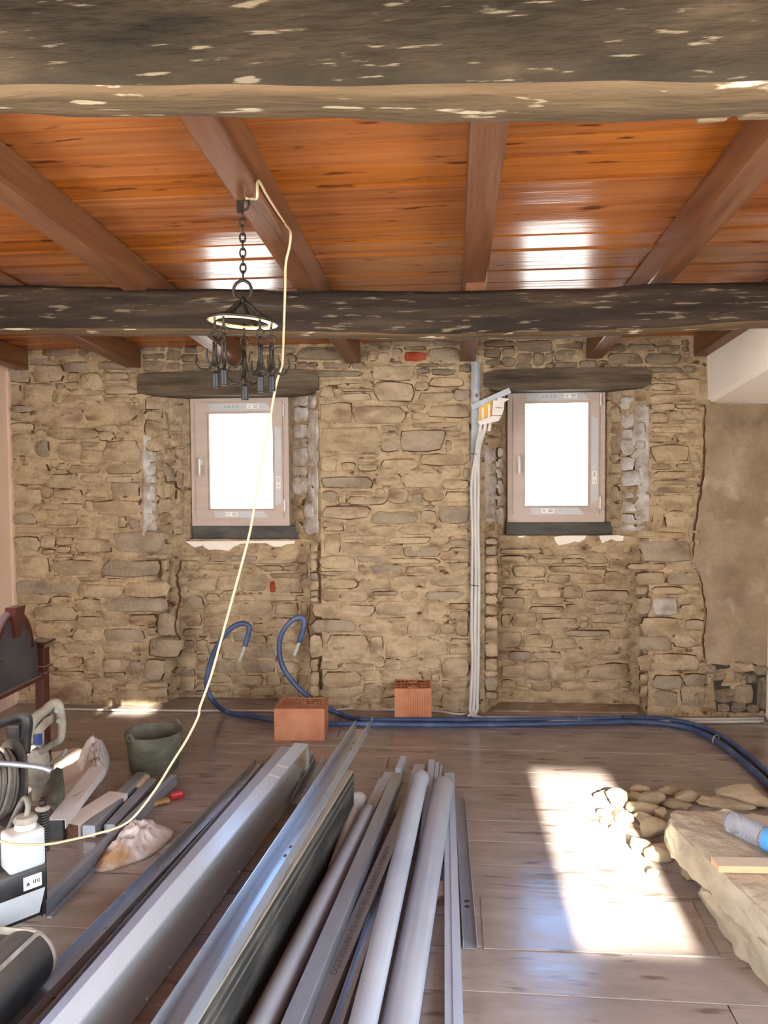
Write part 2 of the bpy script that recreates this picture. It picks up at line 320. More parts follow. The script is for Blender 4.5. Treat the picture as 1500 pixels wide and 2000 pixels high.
# ---- ceiling boards on the sloping rafters
cm = MB()
cm.prism([(XL, YB, zc(YB) + 0.028), (XL, 5.4, zc(5.4) + 0.028), (XL, 5.4, zc(5.4) + 0.08), (XL, YB, zc(YB) + 0.08)], (XR - XL, 0, 0))
ceiling = struct(cm.build('ceiling', MT['hole']))
cy = [3.68, 3.40, 3.227, 3.077, 2.936, 2.73, 2.56, 2.42]
while cy[0] < 5.3: cy.insert(0, cy[0] + 0.165)
while cy[-1] > YB: cy.append(cy[-1] - 0.165)
for i in range(len(cy) - 1):
    y1, y0 = cy[i], cy[i + 1]; xs = [XL, XR]
    if rnd.random() < 0.8: xs.insert(1, rnd.choice([-1.43, -0.65, 0.10, 0.90]) + 0.0)
    for a, b in zip(xs[:-1], xs[1:]):
        m = MB(); t = rnd.uniform(-0.005, 0.005); g = 0.0035
        m.prism([(a + g, y0 + g, zc(y0) + 0.002 - t), (a + g, y0 + g + 0.006, zc(y0) - t), (a + g, y1 - g - 0.006, zc(y1) + t), (a + g, y1 - g, zc(y1) + 0.002 + t),
                 (a + g, y1 - g, zc(y1) + 0.026), (a + g, y0 + g, zc(y0) + 0.026)], (b - a - 2 * g, 0, 0))
        m.build('ceiling_board', MT['pine'], ceiling)

# ---- rafters
def rafter(x, label, y1=5.06, dx=0.0):
    m = MB(); wd = 0.05
    y0 = YB; P = []
    bm = bmesh.new()
    m.prism([(x - wd, y0, zj(y0)), (x - wd + 0.006, y0, zj(y0) - 0.004), (x + wd - 0.006, y0, zj(y0) - 0.004), (x + wd, y0, zj(y0)), (x + wd, y0, zc(y0) - 0.006), (x - wd, y0, zc(y0) - 0.006)],
            (dx, y1 - y0, (y0 - y1) * SL))
    bm.free()
    return tag(m.build('rafter', MT['joist']), label, 'rafter', 'stained rafters under the board ceiling')
rafter(-2.93, 'brown rafter against the left wall, only its lower end seen below the dark beam')
rafter(-2.14, 'brown rafter over the left corner, ending in the stone wall left of the left window')
rafter(-1.42, 'brown rafter crossing the upper left of the ceiling, left of the hook chain')
rafter_hook = rafter(-0.65, 'brown rafter from which the iron hook chain hangs')
rafter(0.10, 'brown rafter running straight back above the steel channel on the wall')
rafter(0.905, 'brown rafter slanting at the upper right, over the right window')
rafter(1.57, 'brown rafter end resting above the white plaster bulkhead')

# ---- old beams
def old_beam(name, m, ctop, cbot_f, cbot_b, yf, yb, label, x0=XL + 0.02, x1=XR - 0.02, nst=90, amp=0.012, ztop=None):
    """ctop/cbot: photo pixels along the beam's edges, put on the planes y=yf / y=yb"""
    def interp(pl, y):
        Q = [on_y(px, py, y) for px, py in pl]; return [(q.x, q.z) for q in Q]
    def at(T, x):
        if x <= T[0][0]: return T[0][1]
        for (a, za), (b, zb) in zip(T[:-1], T[1:]):
            if x <= b:
                k = (x - a) / (b - a); k = k * k * (3 - 2 * k); return za + (zb - za) * k
        return T[-1][1]
    T = interp(ctop, yf) if ztop is None else None; Bf = interp(cbot_f, yf); Bb = interp(cbot_b, yb)
    mb = MB(); ring = None; vs = []; K = 0
    for i in range(nst + 1):
        x = x0 + (x1 - x0) * i / nst
        zt = at(T, x) if T else ztop; zf = at(Bf, x); zb = at(Bb, x); ym = (yf + yb) / 2
        sec = [(yf + 0.006, zf + 0.012), (yf + 0.03, zf), (ym, (zf + zb) / 2 - 0.002), (yb - 0.03, zb), (yb, zb + 0.02), (yb, (zb + zt) / 2), (yb, zt - 0.015), (yb - 0.03, zt), (ym, zt + 0.003), (yf + 0.03, zt),
               (yf, zt - 0.02), (yf - 0.004, zt * 0.8 + zf * 0.2), (yf - 0.006, zt * 0.6 + zf * 0.4), (yf - 0.006, zt * 0.4 + zf * 0.6), (yf - 0.002, zt * 0.2 + zf * 0.8)]
        K = len(sec)
        for (y, z) in sec:
            n = noise.noise(Vector((x * 1.6, y * 6, z * 6))) * amp + noise.noise(Vector((x * 7, y * 22, z * 22))) * amp * 0.45
            d = Vector((0, y - ym, z - (zt + zf) / 2)).normalized()
            vs.append(Vector((x, y, z)) + d * n)
    fs = []
    for i in range(nst):
        for j in range(K): fs.append((i * K + j, i * K + (j + 1) % K, (i + 1) * K + (j + 1) % K, (i + 1) * K + j))
    fs += [tuple(range(K))[::-1], tuple(nst * K + j for j in range(K))]
    mb.add(vs, fs); ob = mb.build(name, [m, MT['old_beam_under_lit']], smooth=True)
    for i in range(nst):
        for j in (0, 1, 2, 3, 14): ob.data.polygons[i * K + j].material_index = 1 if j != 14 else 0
    return tag(ob, label, 'beam')
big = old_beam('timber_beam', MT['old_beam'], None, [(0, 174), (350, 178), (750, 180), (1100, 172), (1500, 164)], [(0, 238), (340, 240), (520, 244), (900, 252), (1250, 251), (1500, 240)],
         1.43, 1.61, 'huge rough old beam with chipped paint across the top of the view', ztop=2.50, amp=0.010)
mid = old_beam('timber_beam', MT['old_beam2'], [(0, 556), (400, 561), (640, 563), (870, 567), (1160, 561), (1290, 551), (1500, 545)], [(0, 645), (300, 648), (600, 652), (900, 657), (1060, 653), (1250, 646), (1500, 630)],
         [(0, 656), (300, 658), (600, 663), (900, 668), (1060, 664), (1250, 656), (1500, 642)], 3.36, 3.52, 'dark cracked old beam in front of the stone wall, below the rafters', amp=0.010)
# long drying crack in the dark beam: a flush sliver, its depth shade put in as colour
ck = MB(); pts = []
for k, (px, py) in enumerate([(330, 588), (450, 594), (560, 598), (640, 597), (750, 596), (840, 604), (905, 607)]):
    pts.append(on_y(px, py, 3.352))
P = smooth_path(pts, 6); vs = []
for i, p in enumerate(P):
    h = 0.0045 * math.sin(math.pi * i / (len(P) - 1)) * (0.6 + 0.6 * rnd.random()) + 0.0006
    vs += [p + Vector((0, 0, h)), p - Vector((0, 0, h)), p + Vector((0, 0.02, 0))]
fs = []
for i in range(len(P) - 1):
    a = i * 3; b = a + 3
    fs += [(a, b, b + 1, a + 1), (a + 1, b + 1, b + 2, a + 2), (a + 2, b + 2, b, a)]
ck.add(vs, fs); ck.build('crack', MT['hole'], mid)
kb = MB()
for k, (px, py, sx, sy, rz) in enumerate([(1400, 232, 0.07, 0.035, 0.1), (1450, 222, 0.10, 0.05, -0.1), (1440, 200, 0.08, 0.03, 0.15), (1490, 236, 0.09, 0.03, 0.05), (1390, 244, 0.06, 0.02, -0.1)]):
    yy = 1.60 - (244 - py) * 0.0023; p = on_y(px, py - 15, yy); kb.bbox(p, (sx, sy, 0.018), 0.006, (R_(8), 0, rz))
kb.build('torn_wood', mat('torn_oak', [(74, 58, 38), (104, 84, 57), (124, 102, 72)], (6, 40, 40), 0.9, bump=0.9, bscale=30), big)['kind'] = 'stuff'
# ---- wedges under rafters on the dark beam
for x, lab in ((0.10, 'small wooden wedge between dark beam and the straight rafter'), (-1.42, 'small wooden wedge between dark beam and the left rafter')):
    z0 = on_y(900, 566, 3.38).z if x > 0 else on_y(230, 558, 3.38).z
    m = MB(); m.prism([(x - 0.04, 3.39, z0 - 0.008), (x + 0.045, 3.39, z0 - 0.008), (x + 0.045, 3.39, zj(3.39) - 0.004), (x - 0.04, 3.39, zj(3.39) - 0.006)], (0, 0.09, -0.003))
    tag(m.build('wedge', MT['joist']), lab, 'wedge')

# ---- side and rear walls, unseen openings added to let in fill and sun
def wall_pieces(name, m, rects, thick, axis, pos, outward):
    mb = MB()
    for (a0, a1, z0, z1) in rects:
        z0 = -0.1 if z0 == 0 else z0
        if axis == 'x': mb.mm((pos, a0, z0), (pos + outward * thick, a1, z1))
        else: mb.mm((a0, pos, z0), (a1, pos + outward * thick, z1))
    return struct(mb.build(name, m))
ZT = 2.95
wall_pieces('wall_left', MT['plaster_pink'], [(YB - 0.2, -1.1, 0, ZT), (0.8, 5.6, 0, ZT), (-1.1, 0.8, 2.2, ZT)], 0.25, 'x', XL, -1)
wall_pieces('wall_right', MT['plaster'], [(YB - 0.2, -1.1, 0, ZT), (0.8, 5.6, 0, ZT), (-1.1, 0.8, 2.2, ZT)], 0.25, 'x', XR, 1)
TS = math.tan(SUN_EL)
w1 = (0.418, 0.786, (2.53 - YB) * TS, (4.06 - YB) * TS)
w2 = (-2.12, -1.94, (3.60 - YB) * TS, (4.18 - YB) * TS)
w3 = (-2.34, -2.02, (4.90 - YB) * TS, (4.90 - YB) * TS + 0.055)  # unseen slit added and sized for a soft sun glow on the wall
wall_pieces('wall_rear', MT['plaster'], [(XL, w3[0], 0, ZT), (w3[0], w2[0], 0, w2[3]), (w2[1], w1[0], 0, ZT), (w1[1], XR, 0, ZT), (w2[0], w2[1], 0, w2[2]), (w3[1], w2[1], w2[3], ZT), (w3[0], w3[1], w2[3], w3[2]), (w3[0], w3[1], w3[3], ZT),
            (w1[0], w1[1], 0, w1[2]), (w1[0], w1[1], w1[3], ZT)], 0.03, 'y', YB, -1)

# ---- irregular plaster edge at the left corner of the stone wall
pe = MB(); pts = []
for k in range(46):
    z = 0.02 + k * 2.28 / 45
    pts.append((XL + 0.012 + 0.012 * noise.noise(Vector((0, 0, z * 9))) + 0.008 * rnd.random(), 5.018, z))
pe.prism([(XL - 0.01, 5.018, 2.30), (XL - 0.01, 5.018, 0.02)] + pts, (0, 0.03, 0)); pe.build('plaster_edge', MT['plaster_pink'], bpy.data.objects['wall_left'])

# ---- stone wall: earth mortar bed with jambs and parapets, stones set into it
N1 = dict(xo=(-2.085, -0.875), xi=(-1.845, -1.135), xp=(-1.94, -0.965))
N2 = dict(xo=(0.205, 1.255), xi=(0.375, 1.035), xp=(0.315, 1.255))
def jit(p, n, a=0.012):
    return p + n * (a * noise.noise(p * 9.0) + a * 0.6 * noise.noise(p * 31.0))
def patch(mb, p00, p10, p11, p01, step=0.03):
    p00, p10, p11, p01 = map(Vector, (p00, p10, p11, p01))
    nu = max(1, int(max((p10 - p00).length, (p11 - p01).length) / step)); nv = max(1, int(max((p01 - p00).length, (p11 - p10).length) / step))
    n = (p10 - p00).cross(p01 - p00).normalized(); vs = []
    for j in range(nv + 1):
        for i in range(nu + 1):
            u, v = i / nu, j / nv
            p = (p00 * (1 - u) + p10 * u) * (1 - v) + (p01 * (1 - u) + p11 * u) * v
            vs.append(jit(p, n) if 0 < u < 1 and 0 < v < 1 else p)
    fs = [(j * (nu + 1) + i, j * (nu + 1) + i + 1, (j + 1) * (nu + 1) + i + 1, (j + 1) * (nu + 1) + i) for j in range(nv) for i in range(nu)]
    mb.add(vs, fs)
mw = MB(); ZL1 = on_y(465, 728, YW).z; ZL2 = on_y(1100, 722, YW).z   # tops of the lintels
ZB1 = on_y(465, 768, YW).z; ZB2 = on_y(1100, 757, YW).z           # undersides
ZS1 = on_y(465, 1053, YP).z; ZS2 = on_y(1100, 1046, YP).z          # sills
HB = 2.62
patch(mw, (XL, YW, -0.03), (N1['xo'][0], YW, -0.03), (N1['xo'][0], YW, HB), (XL, YW, HB))
patch(mw, (N1['xo'][1], YW, -0.03), (N2['xo'][0], YW, -0.03), (N2['xo'][0], YW, HB), (N1['xo'][1], YW, HB))
patch(mw, (N2['xo'][1], YW, -0.03), (XR, YW, -0.03), (XR, YW, HB), (N2['xo'][1], YW, HB))
JP = []   # jamb planes
for N_, zb, zs in ((N1, ZB1, ZS1), (N2, ZB2, ZS2)):
    patch(mw, (N_['xo'][0], YW, zb), (N_['xo'][1], YW, zb), (N_['xo'][1], YW, HB), (N_['xo'][0], YW, HB))
    for k in (0, 1):
        a = (N_['xo'][k], YW, zs); b = (N_['xi'][k], YF + 0.05, zs)
        patch(mw, a, b, (b[0], b[1], zb + 0.02), (a[0], a[1], zb + 0.02))
        patch(mw, (a[0], YW, -0.03), (N_['xp'][k], YP, -0.03), (N_['xp'][k], YP, zs), (a[0], YW, zs))
    patch(mw, (N_['xp'][0], YP, -0.03), (N_['xp'][1], YP, -0.03), (N_['xp'][1], YP, zs), (N_['xp'][0], YP, zs))
    patch(mw, (N_['xo'][0], YP - 0.23, zs), (N_['xo'][0], YF + 0.06, zs), (N_['xp'][0], YF + 0.06, zs), (N_['xp'][0], YP, zs))
    patch(mw, (N_['xo'][1], YP - 0.23, zs), (N_['xo'][1], YF + 0.06, zs), (N_['xp'][1], YF + 0.06, zs), (N_['xp'][1], YP, zs))
    patch(mw, (N_['xp'][0], YP, zs), (N_['xp'][1], YP, zs), (N_['xp'][1], YF + 0.06, zs), (N_['xp'][0], YF + 0.06, zs))
    patch(mw, (N_['xo'][0], YW, zb), (N_['xo'][1], YW, zb), (N_['xi'][1], YF + 0.06, zb + 0.015), (N_['xi'][0], YF + 0.06, zb + 0.015))
wall = struct(mw.build('wall_back', MT['mortar'], smooth=True))

# stones traced as boxes from photo crops: (origin x, origin y, pixels per photo pixel, boxes, plane)
A = """35 85 180 155|195 80 410 155|50 165 270 300|295 140 550 295|555 115 760 205|840 110 1210 190|575 205 685 280|690 210 885 370|50 310 190 470|200 300 470 470|900 320 1200 405|560 400 880 480|90 490 290 560|80 565 330 630|330 500 720 680|740 480 1185 640|70 640 300 720|410 685 850 790|850 715 980 800|80 740 290 970|300 785 430 940|510 810 700 970|700 870 890 1000|890 790 1215 980|100 985 420 1100|600 1000 890 1080|910 990 1205 1090|420 1080 690 1210|695 1080 890 1160|895 1100 1150 1165|80 1110 410 1180|80 1210 360 1340|450 1215 720 1300|730 1210 930 1290|950 1150 1210 1280|820 1310 1210 1440|520 1335 720 1400|80 1355 340 1420|350 1340 510 1400|400 1410 680 1530|85 1425 320 1520|790 1450 1005 1560|1012 1450 1095 1550|1110 1470 1210 1560|110 1540 490 1600|495 1540 800 1610|820 1580 970 1660|975 1575 1420 1765|110 1620 340 1760|645 1640 960 1765|440 15 470 60|360 5 670 70|680 15 860 75"""
B = """90 165 350 320|375 190 710 300|720 190 1120 310|90 330 530 430|545 360 860 455|865 340 1180 455|130 430 350 500|355 440 510 500|525 460 715 550|725 455 1170 555g|545 585 770 660|775 575 890 660|230 510 540 620|240 625 500 740|510 670 710 760|725 670 1010 770|1040 735 1275 870g|445 770 700 850|590 870 710 970|1000 880 1150 1030g|890 900 995 980|330 1030 640 1200|370 860 580 950|650 1030 790 1130|800 1090 1000 1210|1100 570 1240 720|895 570 1090 650"""
C = """0 30 400 140|570 60 650 150|650 75 755 160|770 40 860 130g|875 70 1060 150r|1070 40 1340 150g|0 220 525 280d|600 180 960 310|1090 205 1300 265|1310 165 1420 240d|630 315 950 480|960 310 1070 390|1080 275 1360 360|350 360 625 400|360 405 610 470|990 400 1270 480|1275 375 1415 470|180 485 460 650|470 510 880 665|930 560 1060 630|1060 500 1415 610|180 680 680 890|685 670 820 720|690 725 815 780|685 785 830 890g|840 700 1200 885g|930 640 1320 690|1210 790 1265 885|1275 770 1415 885|1000 895 1415 1000|190 915 330 1050|360 970 480 1040|490 980 660 1045|680 940 990 1035|200 1085 620 1185|640 1060 850 1160|860 1050 1190 1180|1180 1105 1400 1195|205 1200 325 1300|415 1245 730 1320|735 1175 910 1310|920 1225 1025 1305|1030 1200 1195 1290|1205 1205 1415 1300|205 1320 600 1435|605 1365 990 1475g|1000 1360 1140 1470|1150 1320 1415 1470g|210 1440 385 1500|340 900 660 930"""
D = """215 5 385 75|400 20 480 90|610 25 830 100|840 20 1095 105|1105 40 1400 110|370 105 720 150|750 115 1080 180|1100 110 1240 185|1255 140 1400 195|220 90 360 260|365 160 545 255|580 180 860 265|870 190 1160 285|180 270 480 385|480 270 690 330|1165 250 1400 310|740 290 1160 340|600 340 855 440|880 350 1130 420|1230 320 1400 390|220 455 495 545|505 445 760 545|780 430 1065 550|1075 405 1400 520|190 555 590 650|610 560 830 600|1040 560 1385 640|360 670 630 770|640 640 1000 760|1060 660 1220 760|130 660 330 775|120 785 480 900g|515 820 850 890|900 780 1150 930|1165 825 1285 910|1290 800 1400 930|240 910 580 1120|590 920 705 1085|715 940 985 1100|990 950 1230 1085|1235 1010 1400 1080|1180 1100 1400 1270|1015 1105 1170 1190|870 1120 1010 1195|100 910 210 1100|360 1140 620 1190|210 1210 520 1350|540 1200 690 1290|700 1225 1020 1300|1090 1230 1165 1300"""
E1 = """55 140 330 180|420 145 600 185|605 150 770 180|55 185 235 240|300 205 470 245|475 205 615 245|620 190 775 245|780 185 920 280|65 285 125 330|135 250 365 335|380 255 630 305|370 310 520 375|535 305 745 380|750 290 880 390|20 340 215 385|160 410 300 460|305 390 460 470|475 385 610 475|625 415 910 490|65 465 220 550|250 470 480 515|250 522 480 575|490 505 705 575|710 505 850 570|60 575 128 670|132 565 305 665|330 600 575 680|650 570 900 640|485 680 780 730|785 660 920 745|55 690 200 800|205 710 410 800|415 735 570 815|575 740 725 810|735 755 920 825|110 820 270 890|280 825 460 880|465 830 660 905|670 840 915 888|60 910 230 1000|240 890 390 1020|400 920 620 1020|635 900 920 1015|265 1025 410 1100|460 1025 610 1090"""
E2 = """985 85 1325 235g|900 240 1160 285|1170 290 1390 385g|960 295 1160 385|960 395 1040 450|1060 392 1300 450|965 460 1065 580|1070 470 1240 590l|1245 460 1390 500|1250 510 1365 590|1000 597 1280 720|1290 610 1415 690|970 725 1200 825g|1210 700 1415 800|1080 840 1380 960|975 845 1070 960|1070 980 1270 1080g|1280 970 1430 1060g|1060 1085 1240 1200g|1260 1070 1420 1190g|985 30 1290 80"""
F_ = """130 40 285 120d|290 50 530 120d|535 60 745 125d|125 128 420 230d|435 130 745 230d|100 245 400 300d|420 250 760 300d|780 240 880 300d|550 340 715 375|720 350 920 470|490 390 710 460|490 480 920 550|490 560 700 630|700 570 910 612|490 640 640 740|650 625 770 690|835 615 920 680|490 760 850 825|720 830 850 900|680 835 716 915|490 920 820 1070|830 920 935 970|830 980 920 1060|490 1080 660 1140|710 1080 870 1130|500 1145 930 1215|490 1220 915 1270|545 1275 900 1340|490 1350 870 1480|615 1490 850 1640|500 1500 605 1640|390 1655 790 1720"""
G = """80 310 400 370|570 310 840 375|850 335 1195 395|310 385 615 460|620 390 840 440|850 405 1075 465|1085 400 1225 460|145 405 300 465|190 520 440 650|445 500 660 650|680 480 940 650|950 550 1010 665r|1015 555 1265 670|500 680 830 750|840 680 1195 750|150 690 330 830|340 760 640 870|650 760 990 880|150 860 310 980|1000 760 1230 880|130 1000 340 1085|600 1030 760 1130|780 950 950 1050|500 1140 680 1300|740 1190 1010 1290|690 1300 1000 1430g|140 1110 250 1230|400 1310 640 1430|600 1440 900 1540|390 1440 590 1520|920 900 1220 1000|1020 1010 1230 1120|1030 1130 1240 1290|1020 1310 1240 1430"""
NW = Vector((0, -1, 0))
def jplane(N_, k):
    a = Vector((N_['xo'][k], YW, 0)); b = Vector((N_['xi'][k], YF + 0.05, 0)); d = (b - a).normalized()
    n = Vector((d.y, -d.x, 0)); n = n if n.y < 0 else -n
    return (a, n)
PL = {'w': (Vector((0, YW, 0)), NW), 'p': (Vector((0, YP, 0)), NW), 'a': jplane(N1, 0), 'b': jplane(N1, 1), 'c': jplane(N2, 0), 'd': jplane(N2, 1)}
stones = []    # (x0,y0,x1,y1,kind,plane)
for ox, oy, s, txt, pl in ((0, 680, 4.412, A, 'w'), (0, 1040, 3.571, B, 'w'), (580, 670, 4.1667, C, 'w'), (580, 1020, 4.1667, D, 'w'), (960, 1030, 3.409, E1, 'p'), (960, 1030, 3.409, E2, 'w'), (1160, 660, 4.412, F_, 'w'), (330, 1020, 4.839, G, 'p')):
    for q in txt.split('|'):
        t = q.split(); kind = ''
        if t[3][-1].isalpha(): kind = t[3][-1]; t[3] = t[3][:-1]
        x0, y0, x1, y1 = [float(v) / s for v in t]
        stones.append([ox + x0, oy + y0, ox + x1, oy + y1, kind, pl])
# fill what is left of every face with smaller rubble (grid packing)
regions = [('w', 16, 276, 664, 1376), ('w', 276, 622, 664, 727), ('w', 276, 330, 1062, 1376), ('w', 624, 944, 664, 1382), ('w', 944, 1262, 664, 721), ('w', 1268, 1368, 664, 1382), ('w', 1248, 1268, 1050, 1370),
           ('p', 347, 602, 1080, 1360), ('p', 978, 1234, 1066, 1352), ('a', 282, 362, 772, 1046), ('b', 573, 620, 772, 1046), ('c', 947, 984, 756, 1040), ('d', 1192, 1266, 756, 1040), ('w', 605, 624, 1060, 1376), ('w', 946, 974, 1050, 1370)]
blocked = [(0, 655, 38, 700), (150, 655, 264, 702), (388, 655, 505, 702), (640, 655, 716, 704), (900, 655, 940, 704), (1140, 655, 1210, 702), (1348, 655, 1460, 702), (918, 700, 942, 1392), (1340, 690, 1380, 780)]
CELL = 3
for pl, rx0, rx1, ry0, ry1 in regions:
    nx, ny = int((rx1 - rx0) / CELL), int((ry1 - ry0) / CELL)
    occ = [[False] * nx for _ in range(ny)]
    def mark(b, m=1):
        for j in range(max(0, int((b[1] - ry0 - m) / CELL)), min(ny, int((b[3] - ry0 + m) / CELL) + 1)):
            for i in range(max(0, int((b[0] - rx0 - m) / CELL)), min(nx, int((b[2] - rx0 + m) / CELL) + 1)): occ[j][i] = True
    for sgl in stones:
        if sgl[5] == pl: mark(sgl)
    for b in blocked: mark(b, 0)
    for j in range(ny):
        for i in range(nx):
            if occ[j][i]: continue
            W = 0; mw_ = rnd.randint(8, 26) if pl in 'wp' else rnd.randint(7, 16)
            while W < mw_ and i + W < nx and not occ[j][i + W]: W += 1
            H = 0; mh = rnd.randint(4, 9) if pl in 'wp' else rnd.randint(6, 12)
            while H < mh and j + H < ny and not any(occ[j + H][i:i + W]): H += 1
            if W >= 5 and H >= 3:
                b = [rx0 + i * CELL + 0.3, ry0 + j * CELL + 0.3, rx0 + (i + W) * CELL - 0.5, ry0 + (j + H) * CELL - 0.5]
                kind = ''
                if pl == 'd' and b[2] > 1236 and b[1] > 770: kind = 'l'
                if pl == 'c' and b[2] > 944 and b[1] > 860 and b[1] < 1010: kind = 'l'
                if pl == 'a' and b[0] < 300 and 860 < b[1] < 1050: kind = 'l'
                if pl == 'b' and b[2] > 600: kind = 'l'
                if b[1] < 722 and pl == 'w': kind = 'd'  # stones near the ceiling get the darker tone as painted shadow
                if not (pl == 'w' and b[1] > 1340 and rnd.random() < 0.5): stones.append(b + [kind, pl])
                for jj in range(j, j + H):
                    for ii in range(i, i + W): occ[jj][ii] = True
            else:
                occ[j][i] = True
KM = {'': 'stone', 'g': 'stone_grey', 'd': 'stone_dark', 'r': 'stone_red', 'l': 'stone_lime'}
def stone_mesh(b):
    x0, y0, x1, y1, kind, pl = b
    p0, n = PL[pl]; wpx, hpx = x1 - x0, y1 - y0; cx, cy = (x0 + x1) / 2, (y0 + y1) / 2
    K = 12; e = rnd.uniform(4.0, 9.0); sk = rnd.uniform(-0.05, 0.05); tp = rnd.uniform(-0.10, 0.10); off = rnd.random() * 6.28
    out = []
    for i in range(K):
        a = 2 * math.pi * (i + rnd.uniform(-0.2, 0.2)) / K + 0.26
        c, s = math.cos(a), math.sin(a); r = (abs(c) ** e + abs(s) ** e) ** (-1 / e)
        u, v = c * r, s * r
        if kind != 'r': r2 = 1 + 0.09 * math.sin(2 * a + off) * (0.4 + 0.6 * rnd.random()); u *= r2 * (1 + tp * v); v = v * (1 + 0.06 * math.sin(3 * a + off)) + sk * u
        out.append((max(-1.05, min(1.05, u)), max(-1.08, min(1.08, v))))
    hgt = rnd.uniform(0.004, 0.016); tl = (rnd.uniform(-0.005, 0.005), rnd.uniform(-0.006, 0.007))
    def P(u, v, h): return on_pl(cx + u * wpx / 2, cy + v * hpx / 2, p0, n) + n * h
    vs = [P(u * 1.02, v * 1.02, -0.006) for u, v in out]
    rx_, ry_ = 1 - min(0.18, 3.0 / max(wpx, 8)), 1 - min(0.24, 3.2 / max(hpx, 6))
    vs += [P(u * rx_, v * ry_, hgt * 0.62 + tl[0] * u + tl[1] * v + rnd.uniform(-.002, .002)) for u, v in out]
    f = rx_ - min(0.10, 2.4 / max(wpx, 8)); g = ry_ - min(0.12, 2.2 / max(hpx, 6))
    vs += [P(u * f, v * g, hgt + tl[0] * u + tl[1] * v + rnd.uniform(-.0015, .0015)) for u, v in out]
    vs.append(P(rnd.uniform(-.2, .2), rnd.uniform(-.2, .2), hgt + rnd.uniform(-0.002, 0.004)))
    fs = []
    for q in (0, 1):
        for i in range(K): fs.append((q * K + i, q * K + (i + 1) % K, (q + 1) * K + (i + 1) % K, (q + 1) * K + i))
    for i in range(K): fs.append((2 * K + i, 2 * K + (i + 1) % K, 3 * K))
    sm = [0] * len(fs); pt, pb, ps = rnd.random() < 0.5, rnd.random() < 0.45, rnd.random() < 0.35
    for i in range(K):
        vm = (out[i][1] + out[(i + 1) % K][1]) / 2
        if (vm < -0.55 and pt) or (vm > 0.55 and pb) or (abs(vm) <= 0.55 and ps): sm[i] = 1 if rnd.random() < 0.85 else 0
    return vs, fs, sm
stones.sort(key=lambda b: -(b[2] - b[0]) * (b[3] - b[1]))
rest = {}
for idx, b in enumerate(stones):
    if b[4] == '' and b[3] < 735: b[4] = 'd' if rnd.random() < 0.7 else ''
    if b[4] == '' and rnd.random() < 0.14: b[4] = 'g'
    vs, fs, sm = stone_mesh(b)
    if idx < 300:
        o = MB().add(vs, fs).build('stone', [MT[KM[b[4]]], MT['soil_shade']], wall, smooth=True); o.data.polygons.foreach_set('material_index', sm); o.data.set_sharp_from_angle(angle=R_(50))
    else:
        q = rest.setdefault(KM[b[4]], (MB(), [])); q[0].add(vs, fs); q[1].extend(sm)
ms = [k for k in rest]; allm = MB(); mi = []
for k in ms:
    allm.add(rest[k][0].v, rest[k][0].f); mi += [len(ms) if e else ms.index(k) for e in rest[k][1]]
o = allm.build('small_rubble', [MT[k] for k in ms] + [MT['soil_shade']], wall, smooth=True); o['kind'] = 'stuff'
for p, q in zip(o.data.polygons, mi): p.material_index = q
print('stones', len(stones))

# ---- wooden lintels over the windows
def lintel(pxs, yt, yb_, lab):
    a = on_y(pxs[0], yt, YW - 0.022); b = on_y(pxs[1], yb_, YW - 0.022); m = MB(); n = 14; vs = []
    for i in range(n + 1):
        x = a.x + (b.x - a.x) * i / n; e = 0.008
        j = [noise.noise(Vector((x * 5, k * 3.1, b.z))) * e for k in range(4)]
        ed = 0.02 * (1 if i in (0, n) else 0)
        vs += [Vector((x, a.y + j[0], a.z + j[1] - ed)), Vector((x, a.y + j[2], b.z + j[3] + ed)), Vector((x, YF + 0.06, b.z + 0.012)), Vector((x, YF + 0.06, a.z))]
    fs = [(i * 4 + k, i * 4 + (k + 1) % 4, (i + 1) * 4 + (k + 1) % 4, (i + 1) * 4 + k) for i in range(n) for k in range(4)] + [(0, 1, 2, 3), (n * 4 + 3, n * 4 + 2, n * 4 + 1, n * 4)]
    m.add(vs, fs); return tag(m.build('lintel', MT['lintel'], smooth=False), lab, 'lintel')
lintel((268, 622), 727, 768, 'weathered wooden lintel above the left window, behind the iron hooks')
lintel((945, 1272), 722, 757, 'weathered grey wooden lintel above the right window')

